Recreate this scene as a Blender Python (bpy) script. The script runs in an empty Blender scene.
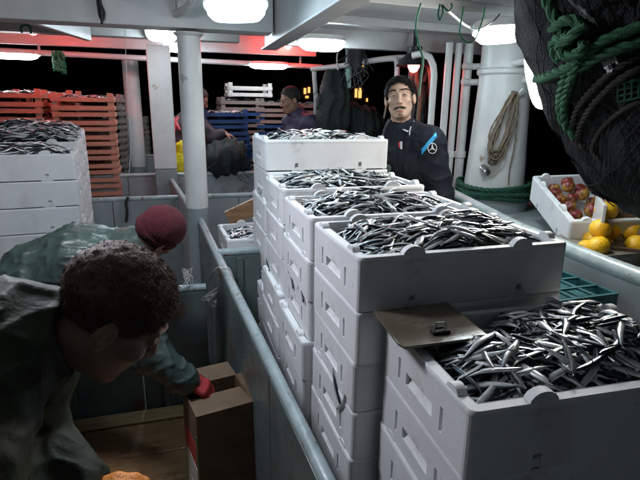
import bpy, bmesh, math, random
import numpy as np
from mathutils import Vector, Matrix
from mathutils.bvhtree import BVHTree
rng = np.random.default_rng(7); random.seed(7)
R = math.radians
sc = bpy.context.scene; col = sc.collection

# ---------------------------------------------------------------- camera
FPX = 494.8; PITCH, YAW, ROLL = R(15.1), R(16.0), R(0.8); EYE = 1.6
cp, sp, cy, sy, cr, sr = math.cos(PITCH), math.sin(PITCH), math.cos(YAW), math.sin(YAW), math.cos(ROLL), math.sin(ROLL)
_r = np.array([cy, -sy, 0.]); CF = np.array([sy*cp, cy*cp, -sp]); _u = np.cross(_r, CF)
CR, CU = cr*_r + sr*_u, -sr*_r + cr*_u
cam = bpy.data.objects.new('camera', bpy.data.cameras.new('camera')); col.objects.link(cam)
M = Matrix.Identity(4)
for i in range(3):
    M[i][0], M[i][1], M[i][2] = CR[i], CU[i], -CF[i]
M[2][3] = EYE
cam.matrix_world = M
cam.data.sensor_width = 36; cam.data.lens = 36*FPX/640; cam.data.clip_start = .02; cam.data.clip_end = 2000
sc.camera = cam

# ---------------------------------------------------------------- world, night
w = bpy.data.worlds.new('World'); sc.world = w; w.use_nodes = True
nt = w.node_tree; bg = nt.nodes['Background']
sky = nt.nodes.new('ShaderNodeTexSky'); sky.sky_type = 'NISHITA'; sky.sun_disc = False
sky.sun_elevation = R(-8); sky.sun_rotation = R(200)
nt.links.new(sky.outputs[0], bg.inputs[0]); bg.inputs[1].default_value = 0.05
moon = bpy.data.objects.new('moonlight', bpy.data.lights.new('moonlight', 'SUN')); col.objects.link(moon)
moon.data.energy = 0.01; moon.data.angle = R(.5); moon.data.color = (.8, .88, 1); moon.rotation_euler = (R(50), 0, R(30))
sc.view_settings.view_transform = 'Standard'; sc.view_settings.look = 'None'
sc.view_settings.exposure = 0.52; sc.view_settings.gamma = 1
sc.render.engine = 'CYCLES'; sc.cycles.use_denoising = True
sc.cycles.max_bounces = 6; sc.cycles.diffuse_bounces = 4; sc.cycles.glossy_bounces = 3; sc.cycles.transmission_bounces = 2
sc.cycles.sample_clamp_indirect = 4; sc.cycles.caustics_reflective = False; sc.cycles.caustics_refractive = False
LAMP = 62.0; RED = 110.0

# ---------------------------------------------------------------- pixel rays (photograph 640x480)
def ray(a, b): return CR*(a-320)/FPX + CU*(240-b)/FPX + CF
O = np.array([0, 0, EYE])
def aty(a, b, y): d = ray(a, b); return O + d*(y/d[1])
def atx(a, b, x): d = ray(a, b); return O + d*(x/d[0])
def atz(a, b, z): d = ray(a, b); return O + d*((z-EYE)/d[2])

# ---------------------------------------------------------------- materials
MATS = {}
def mat(name, c1, c2=None, rough=.5, metal=0., scale=8., detail=5., lo=.35, hi=.65, bump=0., bscale=60., rvar=0., streak=None, spec=.5, c3=None, c3scale=3., c3lo=.62, c3hi=.72, coat=0.):
    m = bpy.data.materials.new(name); m.use_nodes = True; n = m.node_tree.nodes; l = m.node_tree.links
    b = n['Principled BSDF']; b.inputs['Roughness'].default_value = rough; b.inputs['Metallic'].default_value = metal
    b.inputs['Specular IOR Level'].default_value = spec; b.inputs['Coat Weight'].default_value = coat
    tc = n.new('ShaderNodeTexCoord'); co = tc.outputs['Object']
    if streak:
        mp = n.new('ShaderNodeMapping'); mp.inputs['Scale'].default_value = streak; l.new(co, mp.inputs[0]); cs = mp.outputs[0]
    else: cs = co
    def noise(s, v, d=detail):
        t = n.new('ShaderNodeTexNoise'); t.inputs['Scale'].default_value = s; t.inputs['Detail'].default_value = d; t.inputs['Roughness'].default_value = .6
        l.new(v, t.inputs['Vector']); return t
    def ramp(src, a, b_):
        r_ = n.new('ShaderNodeMapRange'); r_.inputs['From Min'].default_value = a; r_.inputs['From Max'].default_value = b_; l.new(src, r_.inputs['Value']); return r_.outputs[0]
    t = noise(scale, cs); f = ramp(t.outputs['Fac'], lo, hi)
    mx = n.new('ShaderNodeMix'); mx.data_type = 'RGBA'; mx.inputs[6].default_value = (*c1, 1); mx.inputs[7].default_value = (*(c2 or tuple(x*.8 for x in c1)), 1)
    l.new(f, mx.inputs[0]); out = mx.outputs[2]
    if c3:
        t3 = noise(c3scale, cs, 8); f3 = ramp(t3.outputs['Fac'], c3lo, c3hi)
        m3 = n.new('ShaderNodeMix'); m3.data_type = 'RGBA'; m3.inputs[7].default_value = (*c3, 1); l.new(f3, m3.inputs[0]); l.new(out, m3.inputs[6]); out = m3.outputs[2]
    l.new(out, b.inputs['Base Color'])
    if rvar:
        rr = n.new('ShaderNodeMapRange'); rr.inputs['To Min'].default_value = max(.03, rough-rvar); rr.inputs['To Max'].default_value = min(1, rough+rvar)
        rr.inputs['From Min'].default_value = .3; rr.inputs['From Max'].default_value = .7
        t2 = noise(scale*1.7, co); l.new(t2.outputs['Fac'], rr.inputs['Value']); l.new(rr.outputs[0], b.inputs['Roughness'])
    if bump:
        tb = noise(bscale, co, 3); bp = n.new('ShaderNodeBump'); bp.inputs['Strength'].default_value = bump; bp.inputs['Distance'].default_value = .01
        l.new(tb.outputs['Fac'], bp.inputs['Height']); l.new(bp.outputs[0], b.inputs['Normal'])
    MATS[name] = m; return m
def emit(name, c, s):
    m = bpy.data.materials.new(name); m.use_nodes = True; n = m.node_tree.nodes
    b = n['Principled BSDF']; b.inputs['Base Color'].default_value = (.8, .8, .8, 1)
    b.inputs['Emission Color'].default_value = (*c, 1); b.inputs['Emission Strength'].default_value = s; MATS[name] = m; return m

mat('white_paint', (.74, .74, .72), (.62, .63, .62), .38, scale=5, bump=.12, bscale=25, rvar=.1, c3=(.30, .20, .13), c3scale=9, c3lo=.65, c3hi=.76)
mat('ceiling_paint', (.66, .66, .65), (.52, .53, .53), .42, scale=3, bump=.15, bscale=14, rvar=.1, c3=(.33, .27, .22), c3scale=5, c3lo=.68, c3hi=.78)
mat('grey_paint', (.30, .335, .35), (.22, .255, .27), .42, scale=4, bump=.15, bscale=18, rvar=.12, c3=(.14, .10, .07), c3scale=7, c3lo=.61, c3hi=.74)
mat('hold_paint', (.115, .15, .145), (.075, .10, .10), .40, scale=4, bump=.2, bscale=18, rvar=.14, c3=(.10, .06, .035), c3scale=5, c3lo=.55, c3hi=.70)
mat('rail_paint', (.36, .43, .44), (.24, .30, .31), .35, scale=14, bump=.2, bscale=40, rvar=.12, c3=(.16, .10, .06), c3scale=22, c3lo=.62, c3hi=.68)
mat('deck_paint', (.13, .15, .15), (.07, .08, .08), .35, scale=5, bump=.25, bscale=30, rvar=.2)
mat('wet_wood', (.36, .20, .095), (.20, .105, .05), .32, scale=9, streak=(.6, 7, 7), bump=.35, bscale=60, rvar=.2, c3=(.42, .19, .05), c3scale=6, c3lo=.60, c3hi=.72)
mat('pale_wood', (.42, .28, .15), (.28, .17, .08), .5, scale=9, streak=(1, 8, 8), bump=.3, bscale=60)
mat('crate_wood_red', (.55, .27, .19), (.40, .18, .12), .6, scale=12, streak=(1, 6, 6), bump=.3, bscale=70, c3=(.22, .15, .12), c3scale=12, c3lo=.6, c3hi=.75)
mat('crate_wood_grey', (.23, .21, .19), (.14, .13, .115), .6, scale=12, streak=(1, 6, 6), bump=.3, bscale=70)
mat('crate_blue', (.016, .065, .19), (.011, .045, .13), .4, scale=10, bump=.1, bscale=60)
mat('crate_teal', (.03, .13, .14), (.02, .09, .10), .4, scale=10, bump=.1, bscale=60)
mat('fish_under', (.10, .11, .12), (.03, .035, .04), .3, metal=.4, scale=60, bump=.6, bscale=120)
mat('cardboard', (.155, .098, .056), (.105, .066, .039), .75, scale=10, bump=.15, bscale=90, c3=(.10, .065, .04), c3scale=6, c3lo=.55, c3hi=.7)
mat('print_red', (.42, .03, .03), None, .5); mat('print_white', (.6, .6, .58), None, .5); mat('print_green', (.05, .22, .08), None, .5)
mat('board_brown', (.15, .125, .085), (.10, .085, .06), .28, scale=6, bump=.1, bscale=50, rvar=.1, c3=(.2, .18, .13), c3scale=9)
mat('black_metal', (.02, .02, .022), (.035, .035, .035), .4, metal=.5, scale=20, bump=.1)
mat('steel', (.4, .4, .4), (.3, .3, .3), .3, metal=.9, scale=20, bump=.1)
mat('net_black', (.011, .012, .013), (.022, .023, .026), .75, scale=22, streak=(1, 1, .35), bump=1.0, bscale=150, c3=(.008, .03, .028), c3scale=5)
mat('net_strand', (.013, .014, .015), (.026, .026, .027), .7, scale=30)
mat('net_green', (.012, .026, .024), (.010, .018, .017), .75, scale=30, bump=.9, bscale=120, c3=(.04, .036, .03), c3scale=8)
mat('rope_green', (.06, .22, .09), (.03, .11, .05), .7, scale=60, bump=.6, bscale=300)
mat('rope_dark_green', (.014, .11, .062), (.01, .06, .038), .7, scale=60, bump=.6, bscale=300)
mat('rope_tan', (.24, .19, .13), (.13, .10, .07), .8, scale=60, bump=.6, bscale=300)
mat('rope_grey', (.065, .058, .05), (.035, .032, .028), .8, scale=60, bump=.6, bscale=300)
mat('cord_green', (.02, .25, .13), (.015, .15, .08), .6, scale=40)
mat('cord_white', (.6, .6, .58), None, .6, scale=40); mat('cord_black', (.02, .02, .02), None, .6, scale=40)
mat('cloth_mint', (.30, .48, .42), (.20, .36, .32), .8, scale=15, bump=.4, bscale=40)
mat('skin', (.50, .325, .235), (.43, .265, .185), .45, scale=20, bump=.12, bscale=250)
mat('skin_tan', (.27, .155, .10), (.22, .12, .08), .5, scale=20, bump=.12, bscale=250)
mat('lips', (.34, .15, .12), None, .4, scale=20); mat('eye_white', (.62, .60, .57), None, .2, scale=20); mat('iris', (.03, .018, .012), None, .15, scale=20)
mat('hair_brown', (.080, .048, .031), (.13, .082, .055), .7, scale=60, bump=.3, bscale=300)
mat('hair_black', (.010, .008, .007), (.018, .014, .012), .65, scale=60, bump=.3, bscale=300)
mat('jacket_olive', (.036, .042, .025), (.025, .029, .018), .6, scale=7, bump=.5, bscale=22, rvar=.1, spec=.28)
mat('jacket_teal', (.038, .060, .052), (.027, .044, .038), .42, scale=7, bump=.5, bscale=24, c3=(.20, .24, .22), c3scale=11, c3lo=.64, c3hi=.72)
mat('navy', (.007, .009, .016), (.010, .013, .021), .8, scale=25, bump=.3, bscale=60, spec=.25)
mat('purple_navy', (.035, .030, .075), (.025, .022, .05), .65, scale=25, bump=.3, bscale=60)
mat('green_oilskin', (.05, .085, .07), (.035, .06, .05), .4, scale=10, bump=.3, bscale=30)
mat('yellow_oilskin', (.78, .72, .02), (.68, .60, .02), .4, scale=10, bump=.4, bscale=30)
mat('dark_cloth', (.03, .03, .035), (.045, .04, .045), .8, scale=20, bump=.3, bscale=60)
mat('beanie_red', (.088, .006, .014), (.06, .004, .009), .95, scale=40, bump=.9, bscale=260)
mat('glove_red', (.40, .03, .035), (.28, .02, .025), .6, scale=20, bump=.4, bscale=200)
mat('glove_orange', (.75, .25, .02), (.6, .17, .015), .5, scale=20, bump=.4, bscale=150)
mat('stripe_blue', (.02, .33, .62), None, .5, scale=20); mat('mark_white', (.7, .7, .7), None, .5, scale=20); mat('mark_red', (.6, .03, .04), None, .5, scale=20)
mat('strap_pink', (.6, .10, .12), None, .6, scale=20)
mat('apple_red', (.20, .025, .022), (.12, .018, .018), .4, scale=14, c3=(.45, .28, .05), c3scale=13, c3lo=.50, c3hi=.60)
mat('lemon', (.85, .52, .02), (.78, .42, .015), .35, scale=10, bump=.3, bscale=150)
mat('stem', (.08, .05, .03), None, .7)
mat('sea', (.004, .006, .009), None, .12, scale=3, bump=1.0, bscale=.8)
mat('quay_wall', (.05, .045, .04), None, .8, scale=1)
mat('plastic_white', (.72, .72, .70), None, .35, scale=10)
emit('tube_light', (.76, .91, 1.0), LAMP*.8); emit('tube_light_dim', (.64, .87, 1.0), LAMP*.6); emit('tube_light_bright', (.86, .89, 1.0), LAMP*1.22); emit('tube_light_warm', (1.0, .93, .84), LAMP*1.5); emit('red_light_dim', (1.0, .06, .05), RED*.35); emit('strip_light', (.93, .97, 1.0), 30); emit('red_light', (1.0, .06, .05), RED); emit('window_light', (1.0, .45, .12), 1.2)

def foam_mat():
    m = mat('foam', (.78, .79, .80), (.70, .71, .72), .62, scale=5, c3=(.42, .40, .37), c3scale=9, c3lo=.63, c3hi=.80)
    n, l = m.node_tree.nodes, m.node_tree.links
    tc = n.new('ShaderNodeTexCoord'); v = n.new('ShaderNodeTexVoronoi'); v.inputs['Scale'].default_value = 210; l.new(tc.outputs['Object'], v.inputs['Vector'])
    b0 = n['Principled BSDF']; src = b0.inputs['Base Color'].links[0].from_socket
    oi = n.new('ShaderNodeObjectInfo'); of = n.new('ShaderNodeVectorMath'); of.operation = 'ADD'; cm = n.new('ShaderNodeCombineXYZ'); ml = n.new('ShaderNodeMath'); ml.operation = 'MULTIPLY'; ml.inputs[1].default_value = 37
    l.new(oi.outputs['Random'], ml.inputs[0]); l.new(ml.outputs[0], cm.inputs[0]); l.new(ml.outputs[0], cm.inputs[1]); l.new(tc.outputs['Object'], of.inputs[0]); l.new(cm.outputs[0], of.inputs[1])
    for sca, lo_, hi_, cc, stre in ((34, .70, .76, (.16, .13, .11), None), (6, .56, .80, (.45, .43, .40), (1, 1, .3)), (16, .71, .78, (.33, .13, .10), (1, 1, .35))):
        mpn = n.new('ShaderNodeMapping'); mpn.inputs['Scale'].default_value = stre or (1, 1, 1); l.new(of.outputs[0], mpn.inputs[0])
        nz = n.new('ShaderNodeTexNoise'); nz.inputs['Scale'].default_value = sca; nz.inputs['Detail'].default_value = 6; l.new(mpn.outputs[0], nz.inputs['Vector'])
        mr = n.new('ShaderNodeMapRange'); mr.inputs['From Min'].default_value = lo_; mr.inputs['From Max'].default_value = hi_; mr.inputs['To Max'].default_value = .75; l.new(nz.outputs['Fac'], mr.inputs['Value'])
        mxx = n.new('ShaderNodeMix'); mxx.data_type = 'RGBA'; mxx.inputs[7].default_value = (*cc, 1); l.new(mr.outputs[0], mxx.inputs[0]); l.new(src, mxx.inputs[6]); src = mxx.outputs[2]
    l.new(src, b0.inputs['Base Color'])
    bp = n.new('ShaderNodeBump'); bp.inputs['Strength'].default_value = .10; bp.inputs['Distance'].default_value = .003; bp.invert = True
    l.new(v.outputs['Distance'], bp.inputs['Height'])
    nn = n.new('ShaderNodeTexNoise'); nn.inputs['Scale'].default_value = 14; l.new(tc.outputs['Object'], nn.inputs['Vector'])
    b2 = n.new('ShaderNodeBump'); b2.inputs['Strength'].default_value = .15; b2.inputs['Distance'].default_value = .01
    l.new(nn.outputs['Fac'], b2.inputs['Height']); l.new(bp.outputs[0], b2.inputs['Normal']); l.new(b2.outputs[0], n['Principled BSDF'].inputs['Normal'])
foam_mat()
def fish_mat():
    m = bpy.data.materials.new('fish'); m.use_nodes = True; n, l = m.node_tree.nodes, m.node_tree.links; b = n['Principled BSDF']
    uv = n.new('ShaderNodeUVMap'); uv.uv_map = 'uv'; sx = n.new('ShaderNodeSeparateXYZ'); l.new(uv.outputs[0], sx.inputs[0])
    tc = n.new('ShaderNodeTexCoord'); no = n.new('ShaderNodeTexNoise'); no.inputs['Scale'].default_value = 90; l.new(tc.outputs['Object'], no.inputs['Vector'])
    ad = n.new('ShaderNodeMath'); ad.operation = 'MULTIPLY_ADD'; ad.inputs[1].default_value = .16; l.new(no.outputs['Fac'], ad.inputs[0]); l.new(sx.outputs['Y'], ad.inputs[2])
    r = n.new('ShaderNodeValToRGB'); e = r.color_ramp.elements
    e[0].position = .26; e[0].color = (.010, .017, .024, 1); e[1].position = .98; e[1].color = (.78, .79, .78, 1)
    for p, c in ((.40, (.020, .034, .046)), (.46, (.10, .15, .18)), (.50, (.62, .65, .66)), (.80, (.74, .76, .77))):
        q = e.new(p); q.color = (*c, 1)
    l.new(ad.outputs[0], r.inputs[0])
    # darker head and tail
    hr = n.new('ShaderNodeMapRange'); hr.inputs['From Min'].default_value = .02; hr.inputs['From Max'].default_value = .2; hr.inputs['To Min'].default_value = .55; l.new(sx.outputs['X'], hr.inputs['Value'])
    tr = n.new('ShaderNodeMapRange'); tr.inputs['From Min'].default_value = .78; tr.inputs['From Max'].default_value = .95; tr.inputs['To Min'].default_value = 1; tr.inputs['To Max'].default_value = .35; l.new(sx.outputs['X'], tr.inputs['Value'])
    mm = n.new('ShaderNodeMath'); mm.operation = 'MULTIPLY'; l.new(hr.outputs[0], mm.inputs[0]); l.new(tr.outputs[0], mm.inputs[1])
    # eye
    du = n.new('ShaderNodeMath'); du.operation = 'SUBTRACT'; du.inputs[1].default_value = .06; l.new(sx.outputs['X'], du.inputs[0])
    dv = n.new('ShaderNodeMath'); dv.operation = 'SUBTRACT'; dv.inputs[1].default_value = .44; l.new(sx.outputs['Y'], dv.inputs[0])
    dv2 = n.new('ShaderNodeMath'); dv2.operation = 'MULTIPLY'; dv2.inputs[1].default_value = .13; l.new(dv.outputs[0], dv2.inputs[0])
    cb = n.new('ShaderNodeCombineXYZ'); l.new(du.outputs[0], cb.inputs[0]); l.new(dv2.outputs[0], cb.inputs[1])
    ln = n.new('ShaderNodeVectorMath'); ln.operation = 'LENGTH'; l.new(cb.outputs[0], ln.inputs[0])
    lt = n.new('ShaderNodeMath'); lt.operation = 'GREATER_THAN'; lt.inputs[1].default_value = .017; l.new(ln.outputs['Value'], lt.inputs[0])
    m2 = n.new('ShaderNodeMath'); m2.operation = 'MULTIPLY'; l.new(mm.outputs[0], m2.inputs[0]); l.new(lt.outputs[0], m2.inputs[1])
    mx = n.new('ShaderNodeMix'); mx.data_type = 'RGBA'; mx.inputs[6].default_value = (.006, .006, .007, 1); l.new(m2.outputs[0], mx.inputs[0]); l.new(r.outputs[0], mx.inputs[7])
    l.new(mx.outputs[2], b.inputs['Base Color'])
    b.inputs['Metallic'].default_value = .56; b.inputs['Roughness'].default_value = .31; b.inputs['Coat Weight'].default_value = .25; b.inputs['Coat Roughness'].default_value = .15
    bp = n.new('ShaderNodeBump'); bp.inputs['Strength'].default_value = .25; bp.inputs['Distance'].default_value = .002; l.new(no.outputs['Fac'], bp.inputs['Height']); l.new(bp.outputs[0], b.inputs['Normal'])
    MATS['fish'] = m
fish_mat()

# ---------------------------------------------------------------- object helpers
def link(name, me, parent=None, loc=None, rz=None):
    o = bpy.data.objects.new(name, me); col.objects.link(o); o.parent = parent
    if loc is not None: o.location = tuple(float(c) for c in loc)
    if rz is not None: o.rotation_euler = (0, 0, rz)
    return o
def tag(o, label=None, cat=None, group=None, kind=None):
    for k, v in (('label', label), ('category', cat), ('group', group), ('kind', kind)):
        if v: o[k] = v
    return o
def thing(name, label, cat, loc=(0, 0, 0), rz=0, group=None):
    return tag(link(name, None, None, loc, rz), label, cat, group)
def copy_tree(o, parent=None):
    c = o.copy(); col.objects.link(c); c.parent = parent
    for ch in o.children: copy_tree(ch, c)
    return c

class MB:
    def __init__(s): s.v = []; s.f = []
    def add(s, v, f):
        n = len(s.v); s.v += [tuple(float(c) for c in p) for p in v]; s.f += [tuple(i+n for i in q) for q in f]; return s
    def box(s, c, d, rot=None):
        x, y, z = d[0]/2, d[1]/2, d[2]/2
        P = [np.array(p) for p in ((-x,-y,-z),(x,-y,-z),(x,y,-z),(-x,y,-z),(-x,-y,z),(x,-y,z),(x,y,z),(-x,y,z))]
        if rot is not None: P = [rot@p for p in P]
        c = np.array(c, float)
        return s.add([c+p for p in P], [(0,3,2,1),(4,5,6,7),(0,1,5,4),(1,2,6,5),(2,3,7,6),(3,0,4,7)])
    def bb(s, a, b): a = np.array(a, float); b = np.array(b, float); return s.box((a+b)/2, np.abs(b-a))
    def beam(s, a, b, wd, h):
        a = np.array(a, float); b = np.array(b, float); d = b-a; L = np.linalg.norm(d); d /= L
        up = np.array([0, 0, 1.]) if abs(d[2]) < .95 else np.array([1., 0, 0])
        sd = np.cross(up, d); sd /= np.linalg.norm(sd); u2 = np.cross(d, sd)
        return s.box((a+b)/2, (L, wd, h), np.stack([d, sd, u2], 1))
    def tube(s, pts, r, n=8, closed=False, cap=True):
        P = np.array(pts, float); k = len(P); rr = np.full(k, r) if np.isscalar(r) else np.array(r)
        T = np.roll(P, -1, 0)-np.roll(P, 1, 0) if closed else np.gradient(P, axis=0)
        T /= np.linalg.norm(T, axis=1)[:, None]+1e-9
        a = np.array([0, 0, 1.]) if abs(T[0][2]) < .9 else np.array([1., 0, 0])
        N = np.cross(T[0], a); N /= np.linalg.norm(N); V = []
        ang = np.arange(n)*2*math.pi/n
        for i in range(k):
            N = N - T[i]*(N@T[i]); N /= np.linalg.norm(N)+1e-9; B = np.cross(T[i], N)
            V += list(P[i] + rr[i]*(np.cos(ang)[:, None]*N + np.sin(ang)[:, None]*B))
        F = [(i*n+j, i*n+(j+1) % n, ((i+1) % k)*n+(j+1) % n, ((i+1) % k)*n+j) for i in range(k if closed else k-1) for j in range(n)]
        if cap and not closed: F += [tuple(range(n-1, -1, -1)), tuple(range((k-1)*n, k*n))]
        return s.add(V, F)
    def lathe(s, prof, n=16, c=(0, 0, 0), ax=None):
        V = []; k = len(prof); A = np.eye(3) if ax is None else ax
        for r, z in prof:
            for j in range(n):
                t = 2*math.pi*j/n; V.append(np.array(c)+A@np.array([r*math.cos(t), r*math.sin(t), z]))
        F = [(i*n+j, i*n+(j+1) % n, (i+1)*n+(j+1) % n, (i+1)*n+j) for i in range(k-1) for j in range(n)]
        F += [tuple(range(n-1, -1, -1)), tuple(range((k-1)*n, k*n))]
        return s.add(V, F)
    def mesh(s, name):
        me = bpy.data.meshes.new(name); me.from_pydata(s.v, [], s.f); me.update(); return me
    def build(s, name, m, parent=None, smooth=False, bevel=0, loc=None, rz=None):
        me = s.mesh(name); me.materials.append(MATS[m])
        if smooth: smooth_by_angle(me)
        o = link(name, me, parent, loc, rz)
        if bevel:
            b = o.modifiers.new('b', 'BEVEL'); b.width = bevel; b.segments = 2; b.limit_method = 'ANGLE'
        return o
def smooth_by_angle(me, ang=R(42)):
    me.polygons.foreach_set('use_smooth', [True]*len(me.polygons))
    try: me.set_sharp_from_angle(angle=ang)
    except Exception: pass
def np_mesh(name, V, F, m, parent=None, smooth=True, uv=None):
    me = bpy.data.meshes.new(name); V = np.asarray(V, np.float32); F = np.asarray(F, np.int32); nf, k = F.shape
    me.vertices.add(len(V)); me.vertices.foreach_set('co', V.ravel()); me.loops.add(nf*k); me.loops.foreach_set('vertex_index', F.ravel())
    me.polygons.add(nf); me.polygons.foreach_set('loop_start', np.arange(nf)*k)
    me.update(calc_edges=True)
    if uv is not None:
        l_ = me.uv_layers.new(name='uv'); l_.data.foreach_set('uv', np.asarray(uv, np.float32)[F.ravel()].ravel())
    if smooth: me.polygons.foreach_set('use_smooth', [True]*nf)
    if m: me.materials.append(MATS[m])
    return link(name, me, parent)
def spline(pts, n=8):
    P = np.array(pts, float); P = np.vstack([2*P[0]-P[1], P, 2*P[-1]-P[-2]]); out = []
    for i in range(1, len(P)-2):
        for t in np.linspace(0, 1, n, endpoint=False):
            a, b, c, d = P[i-1:i+3]
            out.append(.5*((2*b)+(c-a)*t+(2*a-5*b+4*c-d)*t*t+(3*b-a-3*c+d)*t**3))
    out.append(P[-2]); return np.array(out)
def resample(P, step):
    P = np.array(P, float); s = np.r_[0, np.cumsum(np.linalg.norm(np.diff(P, axis=0), axis=1))]; q = np.linspace(0, s[-1], max(3, int(s[-1]/step)+1))
    return np.stack([np.interp(q, s, P[:, i]) for i in range(3)], 1)
def rope(mb, pts, r, lay=None, n=6, step=None):
    lay = lay or r*7; P = resample(pts, step or lay/8); T = np.gradient(P, axis=0); T /= np.linalg.norm(T, axis=1)[:, None]+1e-9
    a = np.array([0, 0, 1.]) if abs(T[0][2]) < .9 else np.array([1., 0, 0]); N = np.cross(T[0], a); Ns, Bs = [], []
    for t in T:
        N = N-t*(N@t); N /= np.linalg.norm(N)+1e-9; Ns.append(N); Bs.append(np.cross(t, N))
    Ns, Bs = np.array(Ns), np.array(Bs); s = np.r_[0, np.cumsum(np.linalg.norm(np.diff(P, axis=0), axis=1))]
    for k in range(3):
        a_ = 2*math.pi*(s/lay+k/3); mb.tube(P+(.52*r)*(np.cos(a_)[:, None]*Ns+np.sin(a_)[:, None]*Bs), r*.56, n)

# ---------------------------------------------------------------- implicit surfaces for bodies, cloth and nets
def smin(a, b, k):
    h = np.clip(.5+.5*(b-a)/k, 0, 1); return b+(a-b)*h-k*h*(1-h)
def cap(p, a, b, ra, rb):
    a = np.asarray(a, np.float32); ba = np.asarray(b, np.float32)-a; pa = p-a; t = np.clip(pa@ba/(ba@ba+1e-9), 0, 1)
    q = pa-t[:, None]*ba; return np.sqrt(np.einsum('ij,ij->i', q, q))-(ra+(rb-ra)*t)
def ecap(p, a, b, ra, rb, lat, ratio):
    a = np.asarray(a, np.float32); lat = np.asarray(lat, np.float32); ba = np.asarray(b, np.float32)-a
    s = 1-1/ratio; pa = p-a; pa = pa-np.outer(pa@lat, lat)*s; ba = ba-lat*(ba@lat)*s
    t = np.clip(pa@ba/(ba@ba+1e-9), 0, 1); return np.linalg.norm(pa-t[:, None]*ba, axis=1)-(ra+(rb-ra)*t)
def ell(p, c, r, A=None):
    q = p-np.asarray(c, np.float32)
    if A is not None: q = q@np.asarray(A, np.float32)
    r = np.asarray(r, np.float32); k0 = np.linalg.norm(q/r, axis=1); k1 = np.linalg.norm(q/(r*r), axis=1)+1e-6
    return k0*(k0-1)/k1
_H = np.random.default_rng(3).random((32, 32, 32)).astype(np.float32)
def vnoise(p):
    i = np.floor(p).astype(int); f = p-i; f = f*f*(3-2*f); out = 0
    for dx in (0, 1):
        for dy in (0, 1):
            for dz in (0, 1):
                out = out+_H[(i[:, 0]+dx) % 32, (i[:, 1]+dy) % 32, (i[:, 2]+dz) % 32]*(f[:, 0] if dx else 1-f[:, 0])*(f[:, 1] if dy else 1-f[:, 1])*(f[:, 2] if dz else 1-f[:, 2])
    return out*2-1
def surf(fn, lo, hi, h, B=8):
    lo = np.array(lo, np.float32); n = (np.ceil((np.array(hi)-lo)/h/B).astype(int))*B
    nb = n//B; bi = np.stack(np.meshgrid(*[np.arange(k) for k in nb], indexing='ij'), -1).reshape(-1, 3)
    cen = lo+(bi*B+(B-1)/2)*h; d = fn(cen.astype(np.float32)); D = np.empty(tuple(n), np.float32)
    V6 = D.reshape(nb[0], B, nb[1], B, nb[2], B); V6[:] = np.where(d > 0, 1, -1).reshape(nb[0], 1, nb[1], 1, nb[2], 1)*h*9
    act = bi[np.abs(d) < B*h*.87*1.15+.006]
    off = np.stack(np.meshgrid(*[np.arange(B)]*3, indexing='ij'), -1).reshape(-1, 3)
    for c in range(0, len(act), 1500):
        a = act[c:c+1500]; idx = (a[:, None]*B+off).reshape(-1, 3); D[idx[:, 0], idx[:, 1], idx[:, 2]] = fn((lo+idx*h).astype(np.float32))
    s = D < 0; cs = [slice(None, -1), slice(1, None)]
    cnt = sum(s[cs[i], cs[j], cs[k]].astype(np.int8) for i in (0, 1) for j in (0, 1) for k in (0, 1))
    C = np.argwhere((cnt > 0) & (cnt < 8)); cid = -np.ones(cnt.shape, np.int32); cid[C[:, 0], C[:, 1], C[:, 2]] = np.arange(len(C))
    acc = np.zeros((len(C), 3)); wt = np.zeros(len(C)); cor = [(i, j, k) for i in (0, 1) for j in (0, 1) for k in (0, 1)]
    for a in cor:
        for b in cor:
            if sum(abs(x-y) for x, y in zip(a, b)) == 1 and a < b:
                da = D[C[:, 0]+a[0], C[:, 1]+a[1], C[:, 2]+a[2]]; db = D[C[:, 0]+b[0], C[:, 1]+b[1], C[:, 2]+b[2]]; m = (da < 0) != (db < 0)
                t = np.where(m, da/(da-db+1e-12), 0); q = np.array(a)+t[:, None]*(np.array(b)-np.array(a)); acc[m] += q[m]; wt[m] += 1
    V = lo+(C+acc/wt[:, None])*h; F = []
    for ax in range(3):
        u, v = [(1, 2), (2, 0), (0, 1)][ax]
        sl0 = [slice(1, -1)]*3; sl1 = [slice(1, -1)]*3; sl0[ax] = slice(0, -1); sl1[ax] = slice(1, None)
        s0 = s[tuple(sl0)]; s1 = s[tuple(sl1)]; E = np.argwhere(s0 != s1)
        if not len(E): continue
        fl = s0[E[:, 0], E[:, 1], E[:, 2]]; add = np.ones(3, int); add[ax] = 0; E = E+add
        q = []
        for du, dv in ((-1, -1), (0, -1), (0, 0), (-1, 0)):
            e = E.copy(); e[:, u] += du; e[:, v] += dv; q.append(cid[e[:, 0], e[:, 1], e[:, 2]])
        q = np.stack(q, 1); q[~fl] = q[~fl][:, ::-1]; F.append(q)
    F = np.vstack(F); return V, F[(F >= 0).all(1)]
def vnormals(V, F):
    fn = np.cross(V[F[:, 2]]-V[F[:, 0]], V[F[:, 3]]-V[F[:, 1]]); N = np.zeros_like(V)
    for k in range(4): np.add.at(N, F[:, k], fn)
    return N/(np.linalg.norm(N, axis=1)[:, None]+1e-9)
def bvh_of(o):
    me = o.data; mw = o.matrix_world
    return BVHTree.FromPolygons([mw@v.co for v in me.vertices], [tuple(p.vertices) for p in me.polygons])
def hit(bvh, a, b, off=.002):
    d = Vector(ray(a, b)).normalized(); p, n_, i, t = bvh.ray_cast(Vector(O), d)
    if p is None: return None
    return np.array(p-d*off)

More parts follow.
